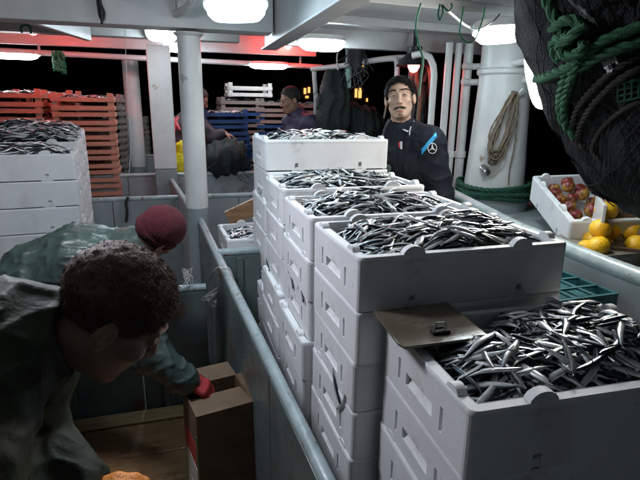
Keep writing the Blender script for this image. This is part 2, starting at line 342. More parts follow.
# ================================================================ THE SETTING
H = 2*math.pi
sea = np_mesh('sea', [(-600, -600, -1.3), (600, -600, -1.3), (600, 600, -1.3), (-600, 600, -1.3)], [(0, 1, 2, 3)], 'sea', smooth=False); sea['kind'] = 'structure'
deck = MB().bb((-2.6, -1.6, -.12), (2.75, 7.6, -.004)).build('deck', 'deck_paint'); deck['kind'] = 'structure'
hull = MB().bb((-2.7, -1.7, -1.6), (2.85, 7.7, -.124)).build('hull', 'hold_paint'); hull['kind'] = 'structure'
# wooden boards lying on the floor of the working pen
ye = [2.478, 2.36, 2.10, 1.83, 1.55, 1.27, .99, .71, .43]
for k in range(len(ye)-1):
    a, b = ye[k+1]+.006, ye[k]-.006; zt = .03 if k == 0 else .018+.006*(k % 3)
    MB().bb((-1.25, a, .0), (.09 if a > 1.2 else .13, b, zt)).build('plank', 'pale_wood' if k == 0 else 'wet_wood', deck, bevel=.006).rotation_euler = (0, R(.15*((k*7) % 5-2)), 0)
sd = MB().bb((1.53, -.6, .60), (2.70, 4.2, .97)).build('side_deck', 'grey_paint', bevel=.01); sd['kind'] = 'structure'

cw = MB().bb((-2.6, -1.25, 0), (2.75, -1.19, 2.298)).build('fill_bounce_wall', 'grey_paint', bevel=.01); cw['kind'] = 'structure'  # unseen wall added behind the camera, bounces fill light onto the crate fronts
def sl_panel(p, q, t, zb, z0, z1):
    d = q-p; d = d/np.linalg.norm(d); n_ = np.array([-d[1], d[0], 0])*t/2; P = []
    for e, zz in ((p, z0), (q, z1)):
        for sg in (-1, 1):
            for z in (zb, zz): v = e+n_*sg; P.append((v[0], v[1], z))
    return MB().add(P, [(0, 1, 5, 4), (2, 6, 7, 3), (0, 2, 3, 1), (4, 5, 7, 6), (1, 3, 7, 5), (0, 4, 6, 2)])
def partition(label, a, b, zt, mname='grey_paint', rail=.021, zb=0., posts=2, nseam=3, railmat='rail_paint', t=.035, ext=(0, 0), zt2=None):
    zt2 = zt if zt2 is None else zt2
    a = np.array([*a, 0.]); b = np.array([*b, 0.]); d = b-a; L = np.linalg.norm(d); d /= L
    o = thing('pen_partition', label, 'partition', (a+b)/2)
    c = (a+b)/2; A = a-c; B = b-c
    for k in range(nseam):
        p = A+d*(L*k/nseam+.003); q = A+d*(L*(k+1)/nseam-.003); p = p+np.array([0, 0, (zb+zt)/2]); q = q+np.array([0, 0, (zb+zt)/2])
        f0, f1 = (k+.001)/nseam, (k+.999)/nseam; sl_panel(p, q, t, zb, zt+(zt2-zt)*f0, zt+(zt2-zt)*f1).build('panel', mname, o, bevel=.003)
    MB().tube([A-d*ext[0]+[0, 0, zt+rail*.8], (A+B)/2+[0, 0, (zt+zt2)/2+rail*.8], B+d*ext[1]+[0, 0, zt2+rail*.8]], rail, 14).build('rail', railmat, o, True)
    for k in range(posts):
        p = A+d*(L*(k+.5)/posts); MB().beam(p+[0, 0, zb], p+[0, 0, min(zt, zt2)-.01], t+.03, .03).build('stiffener', mname, o, bevel=.003)
    return o
partition('grey steel pen partition with long pipe rail running beside the foam crate stacks', (.402, -.2), (.109, 3.0), .617, 'hold_paint', .0195, posts=3, nseam=4, ext=(0, .04), zt2=.914)
partition('dark grey hold partition behind the cardboard box and beanie worker', (-1.28, 2.52), (.10, 2.50), .665, 'hold_paint', .02, posts=3, nseam=4)
partition('short grey partition with pipe rail under the half hidden fish crate', (.165, 2.42), (.372, 2.42), .87, 'hold_paint', .02, posts=1, nseam=1)
partition('grey pen wall with pipe rail just beyond the round white pillar', (-1.0, 4.1), (.95, 4.1), .86, 'grey_paint', .021, posts=3, nseam=4)
partition('far grey pen wall beside the worker in yellow trousers', (-2.3, 5.02), (.75, 5.0), .925, 'grey_paint', .021, posts=3, nseam=5)
partition('grey side partition linking the flat white post to the round pillar', (-.085, 4.97), (.09, 3.12), .90, 'grey_paint', .02, posts=1, nseam=2)
partition('farthest low grey wall below the red crates', (-2.3, 6.4), (.3, 6.4), .98, 'grey_paint', .02, posts=2, nseam=3)

# pillars
def round_pillar(label, c, r, zb, zm, zt, mats=('white_paint', 'grey_paint'), rt=None):
    o = thing('pillar', label, 'pillar', (c[0], c[1], 0)); rt = rt or r
    MB().lathe([(r*1.0, zb), (r*1.0, zm)], 28).build('lower_post', mats[1], o, True)
    MB().lathe([(r*1.03, zm-.006), (r*1.04, zm+.004), (rt*1.02, zt)], 28).build('upper_post', mats[0], o, True)
    MB().lathe([(r*1.7, zb), (r*1.7, zb+.012), (r*1.1, zb+.02)], 20).build('base_flange', mats[1], o, True)
    MB().lathe([(r*1.05, zt-.02), (r*1.35, zt-.004), (r*1.35, zt)], 20).build('top_flange', mats[0], o, True)
    return o
round_pillar('round white pillar with grey lower half between the two worker pens', (.095, 3.05), .063, 0, 1.005, 1.984)
round_pillar('distant round white pillar beside the stacked red crates', aty(133, 100, 6.2)[:2], .085, 0, .9, 2.10)
o = thing('pillar', 'flat rectangular white post with grey foot beside the yellow trousers', 'pillar', (-.115, 4.85, 0))
MB().bb((-.10, -.05, 1.02), (.10, .05, 2.10)).build('upper_post', 'white_paint', o, bevel=.01)
MB().bb((-.098, -.048, 0), (.098, .048, 1.018)).build('lower_post', 'grey_paint', o, bevel=.01)
# mast with collars
mx, my = 1.985, 2.8
o = thing('mast', 'thick tapered white mast ringed by green rope at its foot', 'mast', (mx, my, 0))
MB().lathe([(.195, .97), (.19, 1.10), (.175, 1.35), (.158, 1.70), (.150, 2.12)], 40).build('column', 'white_paint', o, True)
MB().lathe([(.215, .97), (.215, 1.06), (.198, 1.075)], 40).build('foot_collar', 'grey_paint', o, True)
MB().lathe([(.162, 1.80), (.172, 1.81), (.172, 1.83), (.16, 1.84)], 40).build('weld_ring', 'white_paint', o, True)
MB().lathe([(.02, 0), (.026, .005), (.026, .05), (.018, .055)], 16, (-.155, -.09, 1.25), np.array([[0, 0, -.8], [1, 0, 0], [0, -1, -.6]]).T.copy()).build('fitting', 'steel', o, True)
# vertical pipes by the mast
for k, (a, lab, rr) in enumerate(((433, 'bent', .021), (446, 'slim', .023), (455, 'slim', .022), (465, 'stout', .03))):
    p = aty(a-2, 120, 3.0); lab = {0: 'thin white pipe with curved top furthest from the mast', 1: 'slim white pipe beside the curved pipe', 2: 'slim white pipe between two other pipes near mast', 3: 'stout white pipe nearest the mast'}[k]
    t = thing('standpipe', lab, 'pipe', (p[0], p[1], 0), group='white pipes beside the mast')
    ztop = 1.93
    pts = [(0, 0, .0), (0, 0, .6), (0, 0, 1.2), (0, 0, 1.8)]
    if k == 0: pts += [(-.01, 0, 1.86), (-.04, 0, 1.91), (-.09, 0.02, 1.93), (-.13, .06, 1.92)]
    else: pts += [(0, 0, 2.0)]
    MB().tube(pts, rr, 14).build('tube', 'white_paint', t, True)
    for z in (1.28,) if k else (1.4,): MB().lathe([(rr*1.25, z), (rr*1.25, z+.04)], 14).build('coupling', 'white_paint', t, True)
for k, (za, zb_) in enumerate(((1.86, 1.97), (1.765, 1.97))):
    t = thing('branch_pipe', ('upper' if k == 0 else 'lower')+' elbow pipe joining the stout pipe to the mast top', 'pipe', (0, 0, 0), group=None)
    xa = aty(466, 70, 2.95)[0]; xb = xa+.19+.09*k
    MB().tube(spline([(xa-.02, 2.95, za), (xa+.08, 2.93, za), (xb-.04, 2.6, za+.005), (xb-.01, 2.585, za+.03), (xb, 2.58, za+.08), (xb, 2.58, 2.05)], 6), .02, 12).build('tube', 'white_paint', t, True)

# ceiling: plate, beams
cl = MB().bb((-3.2, -1.5, 2.30), (3.0, 5.55, 2.34)).build('ceiling', 'ceiling_paint'); cl['kind'] = 'structure'
def beamt(label, a, b, z0, z1, t, lip=.0, mname='ceiling_paint'):
    o = thing('ceiling_beam', label, 'beam', tuple((np.array(a)+np.array(b))/2)+(0,)); c = (np.array([*a, 0.])+np.array([*b, 0.]))/2
    A = np.array([*a, (z0+z1)/2])-c; B = np.array([*b, (z0+z1)/2])-c
    MB().beam(A, B, t, z1-z0).build('web', mname, o, bevel=.006)
    if lip:
        A2 = A.copy(); B2 = B.copy(); A2[2] = B2[2] = z0-.006; MB().beam(A2, B2, t+lip, .012).build('flange', mname, o, bevel=.003)
    return o
beamt('deep white transverse beam resting on the round pillar', (-3.0, 3.05), (.56, 3.05), 2.0, 2.298, .16)
beamt('white longitudinal beam beside the caged lamp', (.60, .2), (.60, 3.35), 1.955, 2.298, .05, .05)
beamt('far white transverse beam carrying the round lamp', (-3.0, 4.55), (.56, 4.55), 2.115, 2.298, .12)
beamt('red lit fascia beam at the far edge of the canopy', (-3.0, 5.5), (1.5, 5.5), 2.12, 2.298, .06)
beamt('white edge beam above the man in the navy jacket', (.64, 3.42), (2.95, 3.42), 1.985, 2.298, .06)
beamt('grey transverse beam nearest overhead above the front crates', (.63, 1.62), (2.95, 1.62), 2.02, 2.298, .07)
beamt('slanted white strut beam along the left of the canopy', (-.95, 3.14), (-.62, 4.48), 2.07, 2.298, .05)
lowc = MB().bb((.636, 1.66, 2.10), (2.95, 3.385, 2.125)).build('soffit', 'ceiling_paint'); lowc['kind'] = 'structure'
for k, yy in enumerate((2.25, 2.85)):
    MB().beam((.64, yy, 2.077), (2.9, yy+.22, 2.077), .012, .045).build('rib', 'ceiling_paint', lowc, bevel=.003)
for k, (x0, y0) in enumerate(((-.33, 2.86), (.02, 2.86))):
    b = MB().add([(x0, 2.965, 2.29), (x0+.012, 2.965, 2.29), (x0+.012, 2.965, 2.06), (x0, 2.965, 2.06), (x0, 2.78, 2.29), (x0+.012, 2.78, 2.29)], [(0, 1, 2, 3), (0, 3, 4), (1, 5, 2), (4, 5, 1, 0), (3, 2, 5, 4)]).build('bracket', 'ceiling_paint', cl)
t = thing('overhead_pipe', 'curved white pipe crossing the overhead beam near the caged lamp', 'pipe', (0, 0, 0))
MB().tube(spline([aty(176, 14, 2.9), aty(186, 9, 2.75), aty(196, -4, 2.6), aty(204, -22, 2.5)], 6), .022, 12).build('tube', 'ceiling_paint', t, True)
for k, (y0, z0, y1, x0, x1, lab) in enumerate(((1.66, 2.045, 1.66, .7, 2.9, 'thin white conduit under the overhead beam holding the green cords'),)):
    t = thing('conduit', lab, 'conduit'); MB().tube([(x0, y0, z0), (1.8, y0, z0), (x1, y1, z0)], .012, 10).build('tube', 'white_paint', t, True)
    for xx in (.8, 1.3, 1.9): MB().box((xx, y0, z0), (.02, .03, .034)).build('clamp', 'white_paint', t)
# far handrail pipes hung under the canopy
t = thing('overhead_rail', 'long white pipe strung across the dark far end', 'pipe')
MB().tube([(-2.6, 5.6, 2.085), aty(160, 59, 5.6), aty(322, 67, 5.6)], .027, 12).build('tube', 'white_paint', t, True)
for a in (40, 200, 300):
    p = aty(a, 52+a*.045, 5.6); MB().beam(p, (p[0], 5.55, 2.30), .02, .02).build('hanger', 'white_paint', t)
t = thing('overhead_rail', 'bent white pipe running from the far corner toward the navy jacket man', 'pipe')
p0, p1, p2, p3 = aty(312, 69, 4.6), aty(340, 66, 4.2), aty(385, 59, 3.7), aty(425, 57, 3.5)
MB().tube(spline([p0, p1, p2, p3], 6), .022, 12).build('tube', 'white_paint', t, True)
p = aty(314, 69, 4.6); MB().tube([p, aty(316, 100, 4.6), (p[0], 4.6, .0)], .022, 12).build('post', 'white_paint', t, True)
for a, zt in ((395, 56), (412, 55)):
    p = aty(a, 57.5, 3.55); MB().tube(spline([p, p+[.02, 0, -.05], p+[.025, 0, -.2]], 5), .02, 10).build('dropper', 'white_paint', t, True)

# ================================================================ LAMPS
def bulkhead(label, c, wd, hgt, dep, ax=(1, 0, 0), down=(0, -.35, -1), m='tube_light', guard=True, cable=True):
    # oval fixture: back plate, diffuser, wire guard
    c = np.array(c, float); d = np.array(down, float); d /= np.linalg.norm(d); X = np.array(ax, float); X -= d*(X@d); X /= np.linalg.norm(X); Yv = np.cross(d, X)
    A = np.stack([X, Yv, d], 1); o = thing('bulkhead_lamp', label, 'lamp', c)
    def sup(a, b, z, n=28, e=3.2): 
        t = np.arange(n)*2*math.pi/n; cc, ss = np.cos(t), np.sin(t)
        return [(a*np.sign(x)*abs(x)**(2/e), b*np.sign(y)*abs(y)**(2/e), z) for x, y in zip(cc, ss)]
    def rings(mb, rs):
        n = 28; V = [A@np.array(p) for r_ in rs for p in sup(*r_)]; F = [(i*n+j, i*n+(j+1) % n, (i+1)*n+(j+1) % n, (i+1)*n+j) for i in range(len(rs)-1) for j in range(n)]
        F += [tuple(range(n-1, -1, -1)), tuple(range((len(rs)-1)*n, len(rs)*n))]; mb.add(V, F); return mb
    a, b = wd/2, hgt/2
    rings(MB(), [(a*1.06, b*1.08, -dep*.45), (a*1.08, b*1.1, -dep*.05), (a*1.04, b*1.06, .0)]).build('housing', 'white_paint', o, True)
    rings(MB(), [(a*.98, b*.98, .002), (a*.95, b*.93, dep*.3), (a*.8, b*.72, dep*.55), (a*.45, b*.35, dep*.64)]).build('diffuser', m, o, True)
    if guard:
        for s_ in (-.5, 0, .5):
            P = [A@np.array((a*s_, y*b*1.12, z)) for y, z in ((-1, -.1*dep), (-.98, dep*.35), (-.6, dep*.72), (0, dep*.8), (.6, dep*.72), (.98, dep*.35), (1, -.1*dep))]
            MB().tube(P, .0022, 6).build('guard_wire', 'steel', o, True)
    return o
bulkhead('caged oval lamp glowing in front of the round pillar beam', aty(236, 6, 2.12), .235, .115, .085, ax=(1, -.12, .02), m='tube_light_dim', guard=False)
bulkhead('glowing oval lamp with hanging green cord loop near the mast', aty(500, 31, 2.15), .235, .11, .08, ax=(1, -.25, .05), guard=False)
bulkhead('round glowing lamp on the far beam above the flat post', (aty(162, 36, 4.44)[0], 4.40, 2.155), .235, .16, .085, down=(0, -.8, -.6), guard=False)
bulkhead('wide glowing lamp under the soffit above the dark jacket worker', (aty(321, 46, 3.3)[0], 3.28, 1.995), .30, .11, .07, guard=False)
bulkhead('small lamp between the flat post and round pillar at the red fascia', aty(180, 46, 5.2), .30, .12, .08, guard=False)
bulkhead('lamp at the upper edge overhead above the foam crates by the red crates', aty(30, -36, 1.62), .34, .15, .085, guard=False, m='tube_light_bright')
bulkhead('glowing lamp on the bulwark side half hidden by the black net', aty(541, 80, 1.75), .24, .10, .07, ax=(.30, 0, -1), down=(-.70, -.55, -.45), guard=False, m='tube_light_warm')
for lab, (a, b) in (('tube lamp on the far pipe above the red crates', (15, 54)), ('tube lamp on the far pipe above the grey crate rows', (268, 64.5))):
    p = aty(a, b, 5.58); bulkhead(lab, (p[0], 5.55, p[2]-.01), .42, .075, .06, m='strip_light', guard=False)
def red_lamp(label, c, m='red_light', hood=False):
    o = thing('red_lamp', label, 'lamp', c)
    MB().lathe([(.05, .09), (.05, .03), (.042, .02)], 18).build('housing', 'black_metal', o, True)
    MB().lathe([(.002, -.075), (.022, -.068), (.038, -.04), (.042, .0), (.042, .02)], 18).build('globe', m, o, True)
    if hood: MB().lathe([(.05, .045), (.12, -.03), (.118, -.034), (.046, .04)], 24).build('hood', 'black_metal', o, True)  # hood added to keep the red glow off the ceiling
    MB().bb((-.01, -.01, .09), (.01, .01, 2.30-c[2])).build('stem', 'black_metal', o)
red_lamp('small red lamp behind the far beam above the red crates', (-1.05, 4.68, 2.19))
red_lamp('small red lamp before the red lit fascia above the grey rows', (1.15, 5.30, 2.235))
red_lamp('small red lamp glowing among the hoses near the white pipes', tuple(aty(414, 61, 3.22)), 'red_light_dim', True)

# ================================================================ FOAM CRATES
CW, CD, CH = .598, .392, .137; TH = .024
def panel(mb, o, u, v, n, U, V_, recs):
    o, u, v, n = [np.array(q, float) for q in (o, u, v, n)]
    us = sorted({0, U, *[r[0] for r in recs], *[r[1] for r in recs]}); vs = sorted({0, V_, *[r[2] for r in recs], *[r[3] for r in recs]})
    def inside(a, b):
        for r in recs:
            if r[0]-1e-6 <= a < r[1]-1e-6 and r[2]-1e-6 <= b < r[3]-1e-6: return r
    P = lambda a, b, d=0: o+u*a+v*b-n*d
    for i in range(len(us)-1):
        for j in range(len(vs)-1):
            a0, a1, b0, b1 = us[i], us[i+1], vs[j], vs[j+1]
            if not inside(a0, b0): mb.add([P(a0, b0), P(a1, b0), P(a1, b1), P(a0, b1)], [(0, 1, 2, 3)])
    for a0, a1, b0, b1, d, sl in recs:   # sl: depth at the top (sloped scoop)
        q = [P(a0, b0), P(a1, b0), P(a1, b1), P(a0, b1), P(a0, b0, d), P(a1, b0, d), P(a1, b1, sl), P(a0, b1, sl)]
        mb.add(q, [(4, 5, 6, 7), (0, 1, 5, 4), (1, 2, 6, 5), (2, 3, 7, 6), (3, 0, 4, 7)])
def crate_meshes():
    mb = MB(); c = .014; x, y = CW/2, CD/2; z0 = .0; Hh = CH-.012
    L = CW-2*c; S = CD-2*c
    lr = [(L/2-.165, L/2-.147, .0, .032, .016, .016), (L/2+.147, L/2+.165, .0, .032, .016, .016)]
    sr_ = [(S/2-.105, S/2-.093, .032, .085, .012, .012), (S/2+.093, S/2+.105, .032, .085, .012, .012), (S/2-.062, S/2+.062, .040, .068, .004, .020)]
    panel(mb, (-x+c, -y, z0), (1, 0, 0), (0, 0, 1), (0, -1, 0), L, Hh, lr)
    panel(mb, (x-c, y, z0), (-1, 0, 0), (0, 0, 1), (0, 1, 0), L, Hh, lr)
    panel(mb, (-x, y-c, z0), (0, -1, 0), (0, 0, 1), (-1, 0, 0), S, Hh, sr_)
    panel(mb, (x, -y+c, z0), (0, 1, 0), (0, 0, 1), (1, 0, 0), S, Hh, sr_)
    for sx, sy, a0 in ((1, 1, 0), (-1, 1, 90), (-1, -1, 180), (1, -1, 270)):
        pts = [(sx*(x-c)+c*math.cos(R(a0+t)), sy*(y-c)+c*math.sin(R(a0+t))) for t in (0, 22.5, 45, 67.5, 90)]
        for p, q in zip(pts, pts[1:]): mb.add([(*p, z0), (*q, z0), (*q, Hh), (*p, Hh)], [(0, 1, 2, 3)])
    mb.add([(-x+c, -y, 0), (x-c, -y, 0), (x, -y+c, 0), (x, y-c, 0), (x-c, y, 0), (-x+c, y, 0), (-x, y-c, 0), (-x, -y+c, 0)], [(7, 6, 5, 4, 3, 2, 1, 0)])
    xi, yi = x-TH, y-TH; b = .006
    mb.add([(-xi, -yi, CH), (xi, -yi, CH), (xi, yi, CH), (-xi, yi, CH), (-xi+b, -yi+b, .02), (xi-b, -yi+b, .02), (xi-b, yi-b, .02), (-xi+b, yi-b, .02)],
           [(0, 1, 5, 4), (1, 2, 6, 5), (2, 3, 7, 6), (3, 0, 4, 7), (4, 5, 6, 7)])
    tub = mb.mesh('tub'); tub.materials.append(MATS['foam']); smooth_by_angle(tub)
    rb = MB()
    # rim: ring with softened outer edge plus grip bumps
    def ringpts(off, z, n=4, cc=.016):
        P = []
        for sx, sy, a0 in ((1, 1, 0), (-1, 1, 90), (-1, -1, 180), (1, -1, 270)):
            for t in np.linspace(0, 90, n): P.append((sx*(x+off-cc)+cc*math.cos(R(a0+t)), sy*(y+off-cc)+cc*math.sin(R(a0+t)), z))
        return P
    rs = [ringpts(.0008, CH-.0125), ringpts(.0008, CH-.004), ringpts(-.002, CH), ringpts(-TH+.003, CH+.0005, cc=.006), ringpts(-TH-.001, CH-.006, cc=.006)]
    n = len(rs[0]); V = [p for r_ in rs for p in r_]
    rb.add(V, [(i*n+j, i*n+(j+1) % n, (i+1)*n+(j+1) % n, (i+1)*n+j) for i in range(len(rs)-1) for j in range(n)])
    def bump(cx, cy_, along, r_, hh, dep):
        P = []; m = 9
        for k in (0, 1):
            for t in np.linspace(0, 180, m):
                a, z = r_*math.cos(R(t)), CH-.004+hh*math.sin(R(t)); o_ = (-dep/2 if k == 0 else dep/2)
                P.append((cx+a, cy_+o_, z) if along == 'x' else (cx+o_, cy_+a, z))
        f = [(j, j+1, m+j+1, m+j) for j in range(m-1)]+[tuple(range(m)), tuple(range(2*m-1, m-1, -1))]; rb.add(P, f)
    for s1 in (-1, 1):
        for s2 in (-1, 1):
            bump(s1*.155, s2*(y-TH/2), 'x', .030, .024, TH-.004); bump(s2*(x-TH/2), s1*.125, 'y', .022, .018, TH-.004)
    rim = rb.mesh('rim'); rim.materials.append(MATS['foam']); smooth_by_angle(rim)
    return tub, rim
TUB, RIM = crate_meshes()
def foam_crate(label, x, y, z, rz=0, group=None, rx=0, ry=0):
    o = thing('foam_crate', label, 'crate', (x, y, z), rz, group); o.rotation_euler = (rx, ry, rz)
    link('tub', TUB, o); link('rim', RIM, o); return o

# ---------------------------------------------------------------- fish
def fish_variant(seed, L=1.0, lo=False):
    g = np.random.default_rng(seed); nt_ = 7 if lo else 10; na = 6 if lo else 8
    T = np.array([0, .05, .18, .40, .62, .82, .90]) if lo else np.array([0, .025, .08, .17, .30, .45, .60, .75, .85, .90])
    hh = np.interp(T, [0, .025, .08, .17, .30, .45, .60, .75, .85, .90], [.008, .028, .050, .068, .079, .077, .065, .045, .027, .021])
    ww = np.interp(T, [0, .05, .17, .4, .6, .85, .90], [.006, .026, .039, .046, .037, .014, .008])
    b1, b2, ph = g.uniform(-.22, .22), g.uniform(-.05, .05), g.uniform(0, 6)
    def bend(t): return np.array([t-.5, b2*math.sin(ph+5*t), b1*((t-.5)**2*2-.25)+.02*math.sin(ph+6*t)])
    V, UV, F = [], [], []
    for i in range(nt_):
        c = bend(T[i])
        for j in range(na):
            a = 2*math.pi*j/na; V.append(c+np.array([0, ww[i]*math.sin(a), hh[i]*math.cos(a)*(1.0 if math.cos(a) > 0 else 1.08)])); UV.append((T[i], min(a, 2*math.pi-a)/math.pi))
    for i in range(nt_-1):
        for j in range(na): F.append((i*na+j, i*na+(j+1) % na, (i+1)*na+(j+1) % na, (i+1)*na+j))
    F.append((0, 1, 2, 3)); F.append((0, 3, 4, 5))
    if na == 8: F.append((0, 5, 6, 7))
    # forked tail fin
    k = len(V); c0, c1, c2 = bend(.89), bend(.945), bend(1.0)
    for p, u, v in ((c0+[0, 0, .02], .9, .3), (c0-[0, 0, .02], .9, .7), (c2+[0, .004, .075], 1, .3), (c2-[0, .004, .075], 1, .7), (c1+[.01, 0, 0], .95, .5)): V.append(p); UV.append((u, v))
    F.append((k, k+4, k+2, k+2)); F.append((k+1, k+3, k+4, k+4)); F.append((k, k+1, k+4, k+4))
    return np.array(V), F, np.array(UV)
HI = [fish_variant(s) for s in range(12)]; LO = [fish_variant(s, lo=True) for s in range(12)]
def fix(F): return [q if len(set(q)) == 4 else tuple(dict.fromkeys(q)) for q in F]
FM = []
for V, F, UV in HI:
    me = bpy.data.meshes.new('anchovy'); FF = fix(F); me.from_pydata([tuple(p) for p in V], [], FF); me.update()
    l_ = me.uv_layers.new(name='uv'); l_.data.foreach_set('uv', np.array([UV[i] for q in FF for i in q], np.float32).ravel())
    me.polygons.foreach_set('use_smooth', [True]*len(FF)); me.materials.append(MATS['fish']); FM.append(me)
def mats_of(pos, yaw, pit, roll, L):
    cyw, syw, cpt, spt, crl, srl = math.cos(yaw), math.sin(yaw), math.cos(pit), math.sin(pit), math.cos(roll), math.sin(roll)
    Rz = np.array([[cyw, -syw, 0], [syw, cyw, 0], [0, 0, 1]]); Ry = np.array([[cpt, 0, -spt], [0, 1, 0], [spt, 0, cpt]]); Rx = np.array([[1, 0, 0], [0, crl, -srl], [0, srl, crl]])
    return Rz@Ry@Rx*L, np.array(pos)
def pile(nfish, heap, seed, Lr=(.084, .116), dom=None, spread=1.0, base=-.050, keep=None, a=CW-2*TH-.012, b=CD-2*TH-.012):
    """drop fish one after the other on a height field; local coords, z=0 at the rim"""
    g = np.random.default_rng(seed); st = .005; nx, ny = int(a/st)+1, int(b/st)+1
    X, Yg = np.meshgrid(np.linspace(-a/2, a/2, nx), np.linspace(-b/2, b/2, ny), indexing='ij')
    lump = .5+.5*vnoise(np.stack([X.ravel()*9+seed, Yg.ravel()*9, np.zeros(X.size)], 1)).reshape(X.shape)
    mound = (1-np.abs(2*X/a)**6)*(1-np.abs(2*Yg/b)**6)
    Hm = base+heap*mound*(.6+.55*lump); base0 = Hm.copy(); out = []
    for i in range(nfish):
        L = g.uniform(*Lr); yaw = g.uniform(0, 2*math.pi) if dom is None else dom+g.normal(0, spread)+(math.pi if g.random() < .5 else 0)
        cx, cyy = g.uniform(-a/2+.02, a/2-.02), g.uniform(-b/2+.02, b/2-.02)
        c_, s_ = math.cos(yaw), math.sin(yaw); ts = np.linspace(-.46, .46, 9)*L
        px, py = cx+ts*c_, cyy+ts*s_
        ov = max(0, np.max(np.abs(px))-(a/2-.004)); 
        if ov > 0: cx -= math.copysign(ov, cx); px = cx+ts*c_
        ov = max(0, np.max(np.abs(py))-(b/2-.004))
        if ov > 0: cyy -= math.copysign(ov, cyy); py = cyy+ts*s_
        if keep is not None and ((px < keep[0]) & (py > keep[1])).any() and i > nfish*.45: continue
        ix = np.clip(np.round((px+a/2)/st).astype(int), 0, nx-1); iy = np.clip(np.round((py+b/2)/st).astype(int), 0, ny-1)
        hs = Hm[ix, iy]; k = np.polyfit(ts, hs, 1); sl = float(np.clip(k[0], -.30, .30)); z = float(np.max(hs-sl*ts))*.36+float(np.mean(hs-sl*ts))*.64
        roll = g.choice([-1, 1])*math.pi/2+g.normal(0, .38); r_ = .055*L
        out.append(((cx, cyy, z+r_*.62), yaw, math.atan(sl)+g.normal(0, .04), roll, L, int(g.integers(12))))
        for dx in (-1, 0, 1):
            for dy in (-1, 0, 1):
                jx, jy = np.clip(ix[1:-1]+dx, 0, nx-1), np.clip(iy[1:-1]+dy, 0, ny-1)
                Hm[jx, jy] = np.maximum(Hm[jx, jy], (z+sl*ts+r_*1.05)[1:-1])
    return out, (X, Yg, base0)
def fish_stuff(name, fishes, under, origin, rz, label, lo=True, rx=0, ry=0):
    Vs, Fs, Us = [], [], []; n = 0; src = LO if lo else HI
    for pos, yaw, pit, roll, L, k in fishes:
        A, p = mats_of(pos, yaw, pit, roll, L); V, F, U = src[k]; Vs.append(V@A.T+p); Us.append(U); Fs += [tuple(i+n for i in q) for q in F]; n += len(V)
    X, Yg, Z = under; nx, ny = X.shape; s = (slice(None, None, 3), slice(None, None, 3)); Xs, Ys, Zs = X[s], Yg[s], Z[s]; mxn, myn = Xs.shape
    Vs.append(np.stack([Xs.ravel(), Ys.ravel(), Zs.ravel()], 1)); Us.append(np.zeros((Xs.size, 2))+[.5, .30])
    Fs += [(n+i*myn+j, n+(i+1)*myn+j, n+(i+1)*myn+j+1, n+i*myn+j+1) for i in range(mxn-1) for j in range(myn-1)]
    V = np.vstack(Vs); U = np.vstack(Us); me = bpy.data.meshes.new(name); FF = fix(Fs); me.from_pydata(V.tolist(), [], FF); me.update()
    idx = np.array([i for q in FF for i in q]); l_ = me.uv_layers.new(name='uv'); l_.data.foreach_set('uv', U[idx].astype(np.float32).ravel())
    me.polygons.foreach_set('use_smooth', [True]*len(FF)); me.materials.append(MATS['fish'])
    o = link(name, me, None, origin, rz); o.rotation_euler = (rx, ry, rz); return tag(o, label, 'fish', kind='stuff')
def fish_singles(fishes, origin, rz, label, group):
    Rz = Matrix.Translation(Vector(origin))@Matrix.Rotation(rz, 4, 'Z')
    for pos, yaw, pit, roll, L, k in fishes:
        A, p = mats_of(pos, yaw, pit, roll, L); m4 = Matrix([[*A[0], p[0]], [*A[1], p[1]], [*A[2], p[2]], [0, 0, 0, 1]])
        o = link('anchovy', FM[k]); o.matrix_world = Rz@m4; tag(o, label, 'fish', group)
ORD = ['topmost']+[q+' from top' for q in 'second third fourth fifth sixth seventh eighth ninth tenth eleventh'.split()]
def corner(x, y, rz):
    c_, s_ = math.cos(rz), math.sin(rz); return x+c_*CW/2-s_*CD/2, y+s_*CW/2+c_*CD/2
def stack(n, x, y, ztop, pitch, rz, where, jit=.004, low=(99, 0.), zfloor=0.):
    for k in range(n):
        z = ztop-CH-k*pitch; dx = rng.normal(0, jit) if k else 0; dy = rng.normal(0, jit*.6) if k else 0
        if k >= low[0]: dx += low[1]
        foam_crate('white foam crate '+(ORD[k]+' in '+where), corner(x, y, rz)[0]+dx, corner(x, y, rz)[1]+dy, z, rz+(rng.normal(0, R(.35)) if k else 0), 'foam crates in '+where)
    if ztop-CH-(n-1)*pitch > zfloor+.02:
        t = thing('pallet', 'low pallet under '+where, 'pallet', (x+CW/2, y+CD/2, zfloor)); zz = ztop-CH-(n-1)*pitch-zfloor
        for yy in (-.15, 0, .15): MB().bb((-.28, yy-.04, max(0, zz-.02)), (.28, yy+.04, zz-.001)).build('slat', 'pale_wood', t)
        for xx in (-.24, 0, .24): MB().bb((xx-.03, -.18, 0), (xx+.03, .18, zz-.0215)).build('bearer', 'pale_wood', t)
S_K4 = 'the front stack under the brown clip board'; S_3 = 'the second stack from the clip board'; S_2 = 'the third stack from the clip board'
S_2A = 'the fourth stack from the clip board'; S_1 = 'the tall stack beside the navy jacket man'
X4, Y4, Z4, A4 = .448, .626, 1.107, R(-1.6)
stack(8, X4, Y4, Z4, .138, A4, S_K4, .005)
stack(9, .394, 1.037, 1.258, .139, R(.7), S_3)
stack(9, .380, 1.434, 1.268, .139, 0, S_2, low=(3, -.022))
stack(9, .376, 1.832, 1.292, .141, 0, S_2A, low=(3, -.024))
stack(10, .380, 2.230, 1.452, .144, R(.6), S_1, low=(5, -.02))
